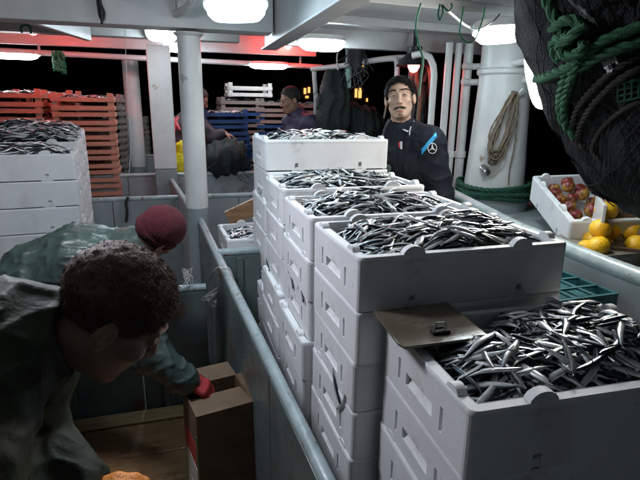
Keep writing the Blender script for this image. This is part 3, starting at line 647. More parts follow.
def fill(x, y, ztop, rz, n, heap, seed, label, singles=0, slabel=None, sgroup=None, **kw):
    fs, und = pile(n, heap, seed, **kw); o = (*corner(x, y, rz), ztop)
    fish_stuff('anchovies', fs[:len(fs)-singles] if singles else fs, und, o, rz, label, lo=not singles)
    if singles: fish_singles(fs[-singles:], o, rz, slabel, sgroup)
fill(X4, Y4, Z4, A4, 740, .016, 11, 'heap of silver anchovies deep in the front crate by the clip board', 200, 'silver anchovy lying on the heap beside the clip board', 'anchovies heaped in the front crate', Lr=(.088, .126), dom=R(-30), spread=.75, base=-.046, keep=(-.035, .01))
fill(.394, 1.037, 1.258, R(.7), 640, .026, 12, 'heap of anchovies in the crate next behind the clip board', 100, 'anchovy lying on top of the crate next behind the clip board', 'anchovies on the second crate', dom=R(10), spread=.6)
fill(.380, 1.434, 1.268, 0, 600, .028, 13, 'heap of anchovies in the third crate back from the clip board', dom=R(-10), spread=.7)
fill(.376, 1.832, 1.292, 0, 600, .028, 14, 'heap of anchovies in the fourth crate back against the tall end stack', dom=R(-5), spread=.7)
fill(.380, 2.230, 1.452, R(.6), 560, .026, 15, 'heap of anchovies crowning the tall end stack beside the navy jacket man', dom=R(0), spread=.8)
# left group of foam crates, set at an angle
SL = ['the stack behind the beanie worker', 'the second stack behind the beanie worker', 'the foam stack nearest the red crates']
yl, xl = 2.90, -1.135
for k, (zt, n) in enumerate(((1.335, 9), (1.372, 9), (1.405, 9))):
    a = R(6); bx = xl-math.sin(a)*.398*k; by = yl+math.cos(a)*.398*k
    stack(n, bx, by, zt, .1435+.004*k, a, SL[k], .003)
    fill(bx, by, zt, a, 560 if k == 0 else 620, .045, 20+k, ['heap of pinkish lit anchovies on the left stack behind the beanie worker', 'heap of anchovies on the stack just behind the left front foam stack', 'heap of anchovies on the rear foam stack nearest the red crates'][k], dom=R(5), spread=.5, **({} if k == 0 else dict(a=CW-.03, b=CD-.03, base=-.015)))
    if k == 0:
        stack(9, bx-.604*math.cos(a), by-.604*math.sin(a), zt, .1435, a, 'the outermost stack past the beanie worker', .003)
        fill(bx-.604*math.cos(a), by-.604*math.sin(a), zt, a, 300, .03, 31, 'heap of anchovies beside the left front foam stack', dom=R(5), spread=.5)
# crate half hidden beyond the short rail
foam_crate('low foam crate of anchovies half hidden behind the tall end stack', .215+CW/2, 2.60+CD/2, .765, R(3))
fs, und = pile(380, .02, 41, dom=R(40), spread=.8); fish_stuff('anchovies', fs, und, (.215+CW/2, 2.60+CD/2, .902), R(3), 'heap of anchovies in the low half hidden foam crate')
t = thing('trestle', 'low trestle carrying the half hidden foam crate', 'trestle', (.215+CW/2, 2.60+CD/2, 0))
MB().bb((-.28, -.17, .73), (.28, .17, .762)).build('top', 'pale_wood', t, bevel=.004)
for sx in (-.24, .24):
    for s2 in (-.14, .14): MB().bb((sx-.02, s2-.02, 0), (sx+.02, s2+.02, .729)).build('leg', 'pale_wood', t)
p = aty(240, 212, 3.1)
t = thing('plank_board', 'dark plank leaning behind the half hidden crate', 'plank', (0, 0, 0)); MB().beam(aty(228, 219, 3.05), aty(262, 203, 3.05), .03, .10).build('board', 'wet_wood', t)
MB().beam(aty(258, 206, 3.06), aty(258, 206, 3.06)*[1, 1, 0], .03, .05).build('strut', 'wet_wood', t)

# loose fish caught on crate sides
loose = [((268, 266), .370, 40, 'small anchovy stuck diagonally on the side of the fourth stack'), ((259, 191), .372, -25, 'small anchovy poking from the slot of the tall end stack'),
         ((291, 279), .374, 20, 'curved silver anchovy hanging from a crate slot above another fish'), ((301, 293), .374, 10, 'short silver fish hanging just below the curved anchovy'),
         ((336, 386), .388, 45, 'dark fish stuck to the lower side of the stack behind the clip board'), ((341, 404), .388, -55, 'dark fish tail poking from the lowest visible slot')]
for k, ((a, b), xx, ang, lab) in enumerate(loose):
    p = atx(a, b, xx); o = link('anchovy', FM[k]); o.matrix_world = Matrix.Translation(Vector(p))@Matrix.Rotation(R(90), 4, 'Z')@Matrix.Rotation(R(-ang), 4, 'Y')@Matrix.Rotation(R(8), 4, 'X')@Matrix.Scale(.105, 4)
    tag(o, lab, 'fish')
def sit(x, y, z, lab, yaw, k): 
    o = link('anchovy', FM[k]); o.matrix_world = Matrix.Translation((x, y, z))@Matrix.Rotation(yaw, 4, 'Z')@Matrix.Rotation(R(90), 4, 'X')@Matrix.Scale(.11, 4); tag(o, lab, 'fish')

# brown board with clip on the front crate
bz = Z4+.026
t = thing('clip_board', 'olive brown board with black clip lying on the front crate', 'board')
P = [atz(373, 311, bz), atz(398, 343, bz), atz(405, 347, bz), atz(484, 337, bz), atz(487, 334, bz), atz(449, 303, bz), atz(446, 302, bz)]
n = len(P); bt = [q-np.array([0, 0, .006]) for q in P]
MB().add(P+bt, [tuple(range(n)), tuple(range(2*n-1, n-1, -1))]+[(i, n+i, n+(i+1) % n, (i+1) % n) for i in range(n)]).build('sheet', 'board_brown', t, bevel=.0015)
c = atz(440, 333, bz); ev = P[3]-P[2]; ev /= np.linalg.norm(ev); pv = np.array([-ev[1], ev[0], 0])
rt = np.stack([ev, pv, [0, 0, 1]], 1)
MB().box(c+[0, 0, .004], (.042, .018, .008), rt).box(c+pv*.012+[0, 0, .006], (.026, .014, .010), rt).build('clip', 'black_metal', t, bevel=.002)
MB().tube([c+ev*(-.014)+[0, 0, .008], c+ev*(-.010)+pv*.004+[0, 0, .022], c+ev*.010+pv*.004+[0, 0, .022], c+ev*.014+[0, 0, .008]], .0025, 8).build('clip_wire', 'steel', t, True)

# ================================================================ SLATTED CRATES (far end)
def slat_crate_meshes(wd, dp, ht):
    ms = {}
    ms['corner_post'] = MB().bb((-.022, -.022, 0), (.022, .022, ht+.035)).mesh('corner_post')
    ms['slat'] = MB().bb((-wd/2, -.006, 0), (wd/2, .006, ht*.30)).mesh('slat')
    ms['end_slat'] = MB().bb((-.006, -dp/2+.022, 0), (.006, dp/2-.022, ht*.30)).mesh('end_slat')
    ms['base'] = MB().bb((-wd/2+.015, -dp/2+.012, .004), (wd/2-.015, dp/2-.012, .014)).mesh('base')
    return ms
SW, SD, SH = .50, .34, .125
SM = {}
for m_ in ('crate_wood_red', 'crate_wood_grey', 'crate_blue', 'crate_teal', 'plastic_white'):
    d = slat_crate_meshes(SW, SD, SH)
    for k in d.values(): k.materials.append(MATS[m_])
    SM[m_] = d
def slat_crate(label, x, y, z, rz, m_, group):
    o = thing('slatted_crate', label, 'crate', (x, y, z), rz, group); d = SM[m_]
    for sx in (-1, 1):
        for s2 in (-1, 1): link('corner_post', d['corner_post'], o, (sx*(SW/2-.024), s2*(SD/2-.024), 0))
    for s2 in (-1, 1):
        for zz in (.010, SH*.66): link('slat', d['slat'], o, (0, s2*(SD/2+.004), zz))
        for zz in (.010, SH*.66): link('end_slat', d['end_slat'], o, (s2*(SW/2+.004), 0, zz))
    link('base', d['base'], o); return o
def slat_stack(n, px_, ztop, rz, m_, where, fseed, y, heap=.035):
    x = aty(px_, 130, y)[0]; mm = m_
    for k in range(n):
        z = ztop-SH-.035-k*(SH+.004)
        m2 = mm if isinstance(mm, str) else mm[k % len(mm)]
        slat_crate(f'slatted wooden fish crate {ORD[k]} in {where}', x+rng.normal(0, .006), y+SD/2, z, rz+rng.normal(0, R(1)), m2, 'crates in '+where)
        if k < 5:
            fs, und = pile(90 if k == 0 else 40, heap if k == 0 else .008, fseed+k, base=-.02, a=SW-.05, b=SD-.05)
            fish_stuff('anchovies', fs, und, (x, y+SD/2, z+SH-.012 if k == 0 else z+SH-.02), rz, f'small fish filling the {ORD[k]} crate in {where}')
    zb = ztop-SH-.035-(n-1)*(SH+.004)
    t = thing('pallet', 'low wooden base under '+where, 'pallet', (x, y+SD/2, 0)); MB().bb((-.25, -.17, 0), (.25, .17, max(.02, zb-.003))).build('block', 'crate_wood_grey', t)
slat_stack(11, 12, 1.715, R(2), 'crate_wood_red', 'the outermost reddish stack', 50, 4.95)
slat_stack(11, 49, 1.715, R(-4), ['crate_wood_red', 'crate_wood_grey'], 'the stack between two reddish stacks', 60, 5.25)
slat_stack(11, 84, 1.690, R(3), 'crate_wood_red', 'the reddish stack nearest the pillars', 70, 4.95)
slat_stack(11, 97, 1.690, R(0), 'crate_wood_grey', 'the grey stack behind reddish crates', 80, 5.4)
slat_stack(10, 243, 1.69, R(3), ['crate_wood_grey', 'crate_blue', 'crate_wood_grey'], 'the stack under the white crate', 90, 5.9)
slat_stack(10, 278, 1.68, R(-2), ['crate_wood_grey', 'crate_wood_grey', 'crate_blue'], 'the stack behind the purple jacket', 100, 5.9)
slat_stack(10, 312, 1.66, R(2), ['crate_wood_grey', 'crate_teal'], 'the grey and teal stack', 110, 6.0)
slat_stack(9, 224, 1.56, R(12), 'crate_blue', 'the tall bright blue stack', 120, 5.55)
slat_stack(9, 126, 1.45, R(0), 'crate_wood_grey', 'the stack behind the distant pillar', 130, 6.6)
slat_stack(7, 222, 1.20, R(30), 'crate_blue', 'the low blue stack', 140, 5.15)
x = aty(251, 130, 5.9)[0]; slat_crate('white lit plastic crate set on top of the grey rows', x, 6.07, 1.69, R(2), 'plastic_white', None)

# ================================================================ RIGHT SIDE: bulwark, teal crate, fruit
o = thing('bulwark', 'grey green bulwark with rounded pipe cap beside the fruit crate', 'bulwark', (1.5, 1.0, 0))
for k in range(4): MB().bb((.0, -1.6+k*.8+.003, 0), (.025, -.8+k*.8-.003, 1.03)).build('panel', 'grey_paint', o, bevel=.003)
MB().tube([(.012, -1.6, 1.045), (.012, .4, 1.045), (.012, .9, 1.06), (.012, 1.62, 1.13)], .032, 14).build('cap_rail', 'rail_paint', o, True)
MB().add([(.0, -1.6, 1.0), (.0, 1.6, 1.08), (-.14, 1.6, 0), (-.14, -1.6, 0)], [(0, 1, 2, 3)]).build('liner', 'grey_paint', o)
for k in range(3): MB().beam((-.03, -1.2+k*1.0, 0), (-.03, -1.2+k*1.0, 1.0), .05, .02).build('stiffener', 'grey_paint', o)
o = thing('bulwark', 'grey bulwark on the far side past the reddish crates', 'bulwark', (-2.58, 2.5, 0))
for k in range(7): MB().bb((-.02, -3.6+k*1.2+.003, 0), (.02, -2.4+k*1.2-.003, 1.03)).build('panel', 'grey_paint', o, bevel=.003)
MB().tube([(0, -3.6, 1.045), (0, 0, 1.045), (0, 4.8, 1.10)], .032, 14).build('cap_rail', 'rail_paint', o, True)
def lattice_crate(label, c, rz, group):
    o = thing('lattice_crate', label, 'crate', c, rz, group); a, b, h = .18, .26, .185
    for s in (-1, 1):
        MB().bb((s*a-.006, -b, 0), (s*a+.006, b, h-.008)).build('side_wall', 'crate_teal', o)
        MB().bb((-a+.007, s*b-.006, 0), (a-.007, s*b+.006, h-.008)).build('end_wall', 'crate_teal', o)
    for k in range(7): MB().bb((-a, -b+.0+k*2*b/6-.007, h-.007), (a, -b+k*2*b/6+.007, h)).build('bar', 'crate_teal', o)
    for k in range(5): MB().bb((-a+k*2*a/4-.007, -b, h-.009), (-a+k*2*a/4+.007, b, h-.002)).build('cross_bar', 'crate_teal', o)
    MB().bb((-a+.007, -b+.007, h-.04), (a-.007, b-.007, h-.034)).build('floor', 'crate_teal', o)
    return o
for k in range(5): lattice_crate(f'teal lattice crate {ORD[k]} in the pile between crates and bulwark', (1.262, 1.53, .80-k*.187), R(2), 'teal crates by the bulwark')

def fruit_mesh(kind, seed):
    g = np.random.default_rng(seed); mb = MB()
    if kind == 'apple':
        pr = [(.0015, .026), (.012, .031), (.024, .031), (.034, .022), (.038, .006), (.036, -.012), (.029, -.026), (.016, -.033), (.004, -.030)]
    else:
        pr = [(.001, .046), (.006, .044), (.011, .039), (.024, .032), (.034, .016), (.037, 0), (.034, -.016), (.025, -.029), (.010, -.037), (.002, -.038)]
    mb.lathe(pr[::-1], 20); me = mb.mesh(kind); me.materials.append(MATS['apple_red' if kind == 'apple' else 'lemon']); me.polygons.foreach_set('use_smooth', [True]*len(me.polygons)); return me
APM, LEM = fruit_mesh('apple', 1), fruit_mesh('lemon', 2); STM = MB().tube([(0, 0, .024), (.001, 0, .036), (.004, 0, .044)], .0016, 6).mesh('stem'); STM.materials.append(MATS['stem'])
def fruit(kind, p, label, group, s=1.0):
    o = thing(kind, label, 'apple' if kind == 'apple' else 'lemon', p, group=group); o.rotation_euler = tuple(rng.uniform(-.9, .9, 3)) if kind == 'apple' else (rng.uniform(.9, 2.0), rng.uniform(-.5, .5), rng.uniform(0, 6)); o.scale = (s, s, s)
    link('flesh', APM if kind == 'apple' else LEM, o)
    if kind == 'apple': link('stem', STM, o)
# fruit crate tilted towards the deck on the rail
FMx = Matrix.Translation((2.00, 2.02, 1.055))@Matrix.Rotation(R(13), 4, Vector((.80, -.60, 0)))@Matrix.Rotation(R(69), 4, 'Z')
e_ = FMx.to_euler(); foam_crate('white foam crate holding red apples tilted on the side deck', *FMx.translation, e_.z, None, e_.x, e_.y)
t = thing('wedge_block', 'grey wooden block wedged under the tilted apple crate', 'block', (2.16, 2.20, .972), R(-20)); MB().bb((-.08, -.18, 0), (.08, .18, .085)).build('block', 'crate_wood_grey', t, bevel=.004)
t = thing('wedge_block', 'low grey wooden block under the near corner of the apple crate', 'block', (1.86, 1.92, .972), R(-20)); MB().bb((-.08, -.1, 0), (.08, .1, .035)).build('block', 'crate_wood_grey', t, bevel=.004)
for k, (lx, ly, lz) in enumerate([(-.19, .05, .05), (-.11, .10, .055), (-.06, .01, .06), (-.15, -.04, .055), (.0, .09, .055), (.03, -.03, .06), (.09, .05, .06), (.15, .0, .06), (.18, .10, .055), (.22, -.04, .06), (-.03, -.11, .06), (.10, -.10, .06), (.06, .12, .07), (.13, .06, .115), (.02, .03, .115), (-.20, -.08, .05), (.20, .04, .11), (-.24, .0, .05), (-.08, -.06, .1), (.05, -.08, .11), (-.14, .04, .10), (.24, .09, .06), (.17, -.08, .10)]):
    q = FMx@Vector((lx, ly, lz+.018)); fruit('apple', q, 'red apple with yellow blush in the tilted white crate', 'apples in the tilted crate', rng.uniform(.78, .92))
# lemons: a white carton end panel with fruit on both sides, on the side deck
lc = np.array(aty(617, 240, 1.62)); LZ = .972
t = thing('lemon_carton', 'narrow white carton with brown inside standing among lemons', 'carton', (lc[0]+.045, 1.68, LZ), R(-38))
MB().bb((-.075, -.11, 0), (-.06, .16, .245)).build('end_panel', 'plastic_white', t, bevel=.003)
MB().bb((-.0595, -.112, 0), (.10, -.10, .07)).build('front_panel', 'cardboard', t, bevel=.002); MB().bb((-.0595, .148, 0), (.10, .16, .2)).build('back_panel', 'cardboard', t, bevel=.002)
MB().bb((.1005, -.11, 0), (.112, .16, .12)).build('low_panel', 'cardboard', t, bevel=.002); MB().bb((-.0595, -.0995, .0), (.0995, .1475, .012)).build('floor', 'cardboard', t)
lem = [((600, 229), 1.66), ((598, 247), 1.60), ((607, 211), 1.78), ((604, 246), 1.74), ((610, 230), 1.76), ((593, 240), 1.76), ((588, 250), 1.64)]
for (a, b), yy in lem: fruit('lemon', aty(a, b, yy), 'bright yellow lemon piled against the white carton panel', 'lemons left of the carton', 1.18)
for (a, b), yy in [((637, 246), 1.62), ((632, 232), 1.72), ((640, 226), 1.76), ((648, 240), 1.66), ((655, 225), 1.72)]: fruit('lemon', aty(a, b, yy), 'bright yellow lemon on the brown side of the carton', 'lemons in the carton', 1.3)
z0 = LZ
t = thing('fruit_tray', 'dark tray holding the piled lemons on the side deck', 'tray', (1.86, 1.68, .972)); MB().bb((-.20, -.14, 0), (.40, .2, .055)).build('base', 'crate_wood_grey', t)

# ================================================================ NET BUNDLE
def netfn(p):
    q = p+.03*np.stack([vnoise(p*5), vnoise(p*5+7), vnoise(p*5+13)], 1)
    d = ell(q, (1.25, 1.06, 1.96), (.445, .34, .42)); d = smin(d, ell(q, (1.385, 1.08, 1.635), (.365, .30, .335)), .12); d = smin(d, ell(q, (1.62, 1.1, 1.75), (.36, .34, .45)), .1)
    fold = np.sin((p[:, 0]*.75+p[:, 2]*.65)*46+4*vnoise(p*4)+2*vnoise(p*9)); d = d-.011*fold*(.55+.45*vnoise(p*6))-.012*vnoise(p*14)-.006*vnoise(p*33)
    return np.maximum(d, p[:, 2]-2.14)
V, F = surf(netfn, (.6, .55, 1.05), (2.15, 1.6, 2.2), .011)
net = thing('net_bundle', 'huge black fishing net bundle hanging at the upper right', 'net')
nb = np_mesh('netting', V, F, 'net_black', net)
NB = bvh_of(nb)
# slack strands lying over the bundle
N = vnormals(V, F); mb = MB(); g = np.random.default_rng(5)
sel = np.where((N[:, 1] < .35) & (V[:, 2] < 2.08))[0]
for k in range(150):
    p = V[g.choice(sel)].copy(); dr = np.array([.65, .1, -.75])+g.normal(0, .25, 3) if g.random() < .75 else g.normal(0, 1, 3); dr /= np.linalg.norm(dr); pts = []
    for s in range(9):
        lc_, nn, ii, dd = NB.find_nearest(Vector(p)); nn = np.array(nn); lc_ = np.array(lc_)
        if nn@(np.array([1.25, 1.1, 1.7])-lc_) > 0: nn = -nn
        pts.append(lc_+nn*(.003+.006*g.random())); dr = dr-nn*(dr@nn)+g.normal(0, .16, 3); dr /= np.linalg.norm(dr); p = lc_+dr*.028
    mb.tube(spline(pts, 2), .0016, 4)
nc = np.array([1.36, 1.10, 1.78])
for sg in (-1, 1):
    for k in range(64):
        pts = []
        for t_ in np.linspace(-1.25, 1.1, 70):
            az = R(180)+k*2*math.pi/64*.62+sg*t_*.55+.03*math.sin(9*t_+k); d_ = np.array([math.cos(az)*math.cos(t_), math.sin(az)*math.cos(t_), math.sin(t_)])
            h_ = NB.ray_cast(Vector(nc), Vector(d_))[0]
            if h_ is not None and h_.z < 2.12: pts.append(np.array(h_)+d_*.0035)
            elif len(pts) > 3: break
        if len(pts) > 3: mb.tube(pts, .0011, 3, cap=False)
mb.build('strands', 'net_strand', net, True)['kind'] = 'stuff'
def onnet(pix, off=.015):
    out = []
    for a, b in pix:
        h_ = hit(NB, a, b, off)
        if h_ is not None: out.append(h_)
    return out
def net_rope(label, pix, r, m, off=None, name='rope'):
    P = onnet(pix, off or r*.9)
    if len(P) < 3: return
    mb = MB(); rope(mb, spline(P, 8), r); t = thing(name, label, 'rope'); mb.build('strand', m, t, True)
t = thing('knotted_rope', 'thick green rope knotted around the black net bundle', 'rope'); 
def seg(pix, r, off, name, m='rope_green'):
    P = onnet(pix, off); mb = MB(); rope(mb, spline(P, 8), r); mb.build(name, m, t, True)
seg([(544, -6), (550, 8), (556, 20), (562, 30), (566, 42), (569, 52)], .0125, .014, 'strand')
seg([(552, 30), (562, 22), (574, 20), (578, 30), (568, 38), (556, 40), (553, 50), (560, 60)], .0125, .026, 'knot')
seg([(584, 24), (572, 36), (560, 46), (566, 56), (580, 52), (584, 42)], .0125, .036, 'knot')
seg([(575, 60), (590, 50), (605, 40), (622, 33), (645, 25)], .0125, .018, 'strand')
seg([(577, 70), (595, 58), (615, 50), (645, 41)], .0125, .016, 'strand')
seg([(580, 58), (570, 66), (556, 73), (545, 77), (536, 79)], .0125, .024, 'tail')
seg([(572, 62), (566, 75), (562, 90), (560, 105), (562, 118), (570, 130), (576, 137)], .0125, .018, 'strand')
seg([(578, 60), (571, 78), (565, 98), (564, 116), (568, 128)], .011, .026, 'strand')
net_rope('grey brown rope looping under the green rope', [(650, 52), (630, 60), (612, 72), (596, 86), (582, 102), (574, 118), (572, 132), (576, 142), (584, 148)], .008, 'rope_grey')
net_rope('second grey brown rope running parallel on the net', [(650, 66), (632, 72), (615, 83), (600, 97), (588, 112), (580, 128), (578, 140)], .008, 'rope_grey')
net_rope('thin dark rope lowest across the net bundle', [(650, 98), (630, 106), (612, 118), (598, 134), (592, 150), (600, 160)], .006, 'rope_grey')
t = thing('net_float_line', 'pale frayed rag caught in the net bundle', 'rag'); 
for pix in ([(566, -4), (572, 3), (580, 9), (586, 12)], [(580, 14), (590, 18), (596, 22)], [(603, 66), (609, 62), (617, 60)], [(606, 70), (612, 66)]):
    P = onnet(pix, .012)
    if len(P) >= 2:
        P = spline(P, 5); ww = np.array([0, .4, .6])*.012; VV = []
        for p in P: VV += [p-ww*(1+.4*rng.normal()), p+ww*(1+.4*rng.normal())]
        MB().add(VV+[v+np.array([0, .002, 0]) for v in VV], [(2*i, 2*i+1, 2*i+3, 2*i+2) for i in range(len(P)-1)]).build('shred', 'cord_white', t)
t = thing('net_patch', 'torn green mesh patch on the net bundle', 'net patch'); P = [onnet([(618+a*7, 84+b*6-a*1.5) for a in range(5)], .006) for b in range(4)]
P = [r_ for r_ in P if len(r_) == 5]
for r_ in P: MB().tube(r_, .003, 5).build('cord', 'rope_dark_green', t, True)
for a in range(5): 
    if len(P) > 1: MB().tube([r_[a] for r_ in P], .003, 5).build('cord', 'rope_dark_green', t, True)

# coil hung on the mast, green rope at the foot
hk = aty(519, 92, 2.6); t = thing('rope_coil', 'hank of tan rope hung from a hook on the mast', 'rope'); g = np.random.default_rng(9)
MB().tube([hk+[-.02, .06, -.04], hk+[0, 0, -.01], hk+[.012, -.02, .02]], .008, 8).build('hook', 'white_paint', t, True)
for k in range(15):
    wdt, ln = g.uniform(.045, .085), g.uniform(.33, .45); P = []
    for a in np.linspace(0, 2*math.pi, 22, endpoint=False):
        P.append(hk+np.array([-.03-.10*(.5-.5*math.cos(a))+wdt*math.sin(a)*(.35+.65*(.5-.5*math.cos(a)))*1.0, g.normal(0, .004)-.015+.012*math.sin(3*a+k)+.002*k, -ln*(.5-.5*math.cos(a))])+g.normal(0, .003, 3))
    MB().tube(P, .0045, 6, closed=True).build('loop', 'rope_tan', t, True)
MB().tube(spline([hk+[.0, -.01, -.1], hk+[.01, 0, -.3], hk+[-.005, 0, -.45], hk+[.0, 0, -.55]], 5), .0035, 6).build('tail', 'rope_tan', t, True)
t = thing('rope_ring', 'green rope wound around the foot of the mast', 'rope')
for k in range(4):
    mb = MB(); a = np.linspace(0, 2*math.pi, 60); rope(mb, np.stack([mx+(.222+.006*(k % 2))*np.cos(a+k), my+(.222+.006*(k % 2))*np.sin(a+k), 1.085+.024*k-.03+.012*np.sin(a*2+k)], 1), .015); mb.build('turn', 'rope_dark_green', t, True)

# ================================================================ HANGING CORDS AND GEAR
def cord(label, pts, r, m, cat='cord', name='cord'):
    t = thing(name, label, cat); MB().tube(spline(pts, 8), r, 6).build('line', m, t, True); return t
yy = 1.64
cord('long green cord hanging from the overhead conduit beside the navy jacket man', [aty(421, 3, yy), aty(417, 18, yy+.02), aty(416, 30, yy+.03), aty(419, 45, yy+.03), aty(423, 60, yy+.03), aty(421, 78, yy+.02), aty(419, 96, yy+.02)], .0035, 'cord_green')
cord('green cord loop hanging in front of the lamp near the mast', [aty(464, 6, yy-.02), aty(461, 22, yy-.02), aty(460, 34, yy-.02), aty(466, 42, yy-.02), aty(474, 41, yy-.02), aty(479, 30, yy-.02), aty(483, 18, yy-.02), aty(485, 7, yy-.02)], .0028, 'cord_green')
cord('short green loop tied on the conduit between the hanging cords', [aty(440, 4, yy-.02), aty(438, 14, yy-.02), aty(440, 20, yy-.02), aty(443, 12, yy-.02), aty(442, 5, yy-.02), aty(448, 11, yy-.02), aty(452, 7, yy-.02), aty(451, 3, yy-.02)], .003, 'cord_green')
cord('thin white cable feeding the lamp near the mast', [aty(447, 10, 1.7), aty(455, 17, 1.8), aty(465, 25, 1.95), aty(474, 29, 2.08), aty(482, 31, 2.12)], .005, 'cord_white', 'cable', 'cable')
cord('thin grey cable drooping by the glowing lamp', [aty(466, 26, 2.0), aty(478, 29, 2.05), aty(492, 22, 2.1), aty(500, 14, 2.12)], .003, 'cord_black', 'cable', 'cable')
cord('black cable loop hanging from the overhead beam', [aty(97, -4, 2.93), aty(98, 6, 2.93), aty(100, 17, 2.93), aty(103, 20, 2.93), aty(104, 12, 2.93), aty(101, 4, 2.93), aty(100, -4, 2.93)], .006, 'cord_black', 'cable', 'cable')
cord('black cable tail below the overhead loop', [aty(99, -3, 2.925), aty(101, 10, 2.925), aty(102, 24, 2.925)], .007, 'cord_black', 'cable', 'cable')
t = thing('green_hank', 'green twine hank hanging from the far pipe over the red crates', 'twine'); g = np.random.default_rng(2); c = aty(59, 62, 5.5)
for k in range(22):
    a = g.uniform(0, 6.3); P = [c+[g.normal(0, .02), 0, .10]]+[c+np.array([.055*math.cos(a+s*1.9), .05*math.sin(a+s*1.9), .02-.03*s+g.normal(0, .02)]) for s in range(4)]
    MB().tube(spline(P, 4), .008, 5).build('loop', 'cord_green', t, True)
cord('green twine draped over the slanted strut', [aty(22, 33, 4.3), aty(21, 27, 4.3), aty(26, 25, 4.3), aty(30, 27, 4.3), aty(31, 34, 4.3)], .008, 'cord_green', 'twine', 'twine')
cord('thin dark line hanging between red crates and flat post', [aty(125, 29, 2.94), aty(126, 60, 2.96), aty(128, 100, 3.0), aty(131, 140, 3.02), aty(129, 176, 3.05)], .0018, 'cord_white', 'line', 'line')
cord('black strap hooked on the pen rail behind the beanie worker', [aty(128, 197, 4.06), aty(126, 203, 4.06), aty(127, 212, 4.06), aty(126, 222, 4.06)], .012, 'cord_black', 'strap', 'strap')
t = thing('hanging_cloth', 'pale mint rag strip hanging from the bent white pipe', 'rag')
a0, a1 = aty(345, 48, 4.1), aty(353, 48, 4.1); VV = []
for i in range(9):
    f = i/8; wob = .012*math.sin(5*f)
    VV += [aty(345+1.5*f+.8*math.sin(8*f), 48+40*f, 4.1)+[0, wob, 0], aty(349, 48+40*f, 4.1)+[0, -.02-wob, 0], aty(354-3*f+.8*math.sin(6*f), 48+39*f, 4.1)+[0, wob, 0]]
n = len(VV); MB().add(VV+[v+np.array([0, .004, 0]) for v in VV], [f_ for i in range(8) for f_ in ((3*i, 3*i+1, 3*i+4, 3*i+3), (3*i+1, 3*i+2, 3*i+5, 3*i+4))]).build('strip', 'cloth_mint', t, True)
cord('yellow white cord dangling left of the mint rag', [aty(343, 48, 4.05), aty(338, 52, 4.05), aty(337, 60, 4.05), aty(338, 70, 4.05)], .006, 'cord_white')
# hanging nets in the far right corner
def hang_net(label, pix, y, r, m, seed, amp=.03):
    pts = [aty(a, b, y) for a, b in pix]
    def fn(p):
        d = np.full(len(p), 9., np.float32)
        for (q0, q1), (r0, r1) in zip(zip(pts, pts[1:]), zip(r, r[1:])): d = smin(d, cap(p, q0, q1, r0, r1), .05)
        return d-amp*vnoise(p*9+seed)-.012*np.sin(p[:, 0]*70+3*vnoise(p*6))-.006*vnoise(p*40)
    P = np.array(pts); V, F = surf(fn, P.min(0)-.3, P.max(0)+.3, .014); t = thing('hanging_net', label, 'net'); np_mesh('netting', V, F, m, t)
    N = vnormals(V, F); g = np.random.default_rng(seed); mb = MB()
    for k in range(40):
        i = g.integers(len(V)); p = V[i]+N[i]*.004; mb.tube(spline([p, p+[g.normal(0, .03), g.normal(0, .02), -.07], p+[g.normal(0, .05), g.normal(0, .03), -.15]], 3), .003, 4)
    mb.build('strands', 'net_strand', t, True)['kind'] = 'stuff'
hang_net('dark green net hanging in the far corner beside the mint rag', [(337, 70), (335, 90), (333, 118)], 4.35, (.06, .13, .16), 'net_green', 4)
hang_net('black net clump hanging just above the man in navy', [(357, 50), (356, 58), (355, 66)], 3.75, (.06, .05, .03), 'net_black', 6, .015)
hang_net('heap of dark teal netting under the hanging green net', [(350, 118), (362, 126)], 4.5, (.16, .2), 'net_green', 8)
hang_net('heap of dark netting behind the pen wall near the blue crates', [(232, 155), (222, 160)], 5.05, (.16, .18), 'net_green', 12)
# red-lit hoses and cables behind the navy jacket man
g = np.random.default_rng(21)
HL = ['thick dark hose hanging behind the navy jacket man', 'red lit hose hanging nearest the curved pipe', 'brown cable bunch hanging behind his ear', 'dark looped hose at the top of the hose group', 'thin tan cord hanging beside his cheek']
for k, (pix, r_, m_) in enumerate([([(414, 60), (411, 80), (414, 100), (410, 130)], .022, 'cord_black'), ([(424, 56), (428, 62), (431, 80), (431, 110), (430, 150)], .018, 'rope_tan'), ([(419, 58), (416, 75), (420, 95), (418, 125)], .016, 'rope_tan'), ([(404, 60), (412, 54), (422, 55), (428, 66), (424, 82)], .02, 'cord_black'), ([(385, 90), (386, 105), (384, 118)], .005, 'rope_tan')]):
    cord(HL[k], [aty(a, b, 3.25+.05*k if k < 4 else 2.75) for a, b in pix], r_, m_, 'hose', 'hose')
hang_net('brown rope clump hanging between hoses and curved pipe', [(419, 70), (421, 95), (424, 118)], 3.45, (.05, .06, .05), 'net_green', 17, .02)
# wires tied on the near rail
cord('loose white wire tied around the long pipe rail', [aty(209, 281, 2.3), aty(213, 272, 2.2), aty(219, 267, 2.15), aty(222, 269, 2.12), aty(228, 268, 2.1), aty(231, 272, 2.1), aty(235, 284, 2.1)], .0035, 'cord_white', 'wire', 'wire')
t = thing('wire_tangle', 'tangle of silver wire hanging below the cross rail', 'wire'); g = np.random.default_rng(31)
for k in range(7): MB().tube(spline([aty(226, 282, 2.35)]+[aty(212+g.normal(0, 5), 300+g.normal(0, 4), 2.4) for _ in range(5)], 5), .002, 5).build('loop', 'cord_white', t, True)
t = thing('wire_tangle', 'bunch of silver wire resting on the rail behind the head', 'wire')
for k in range(8): MB().tube(spline([aty(187+g.normal(0, 3), 276+g.normal(0, 4.5), 2.46) for _ in range(5)], 5), .002, 5).build('loop', 'cord_white', t, True)

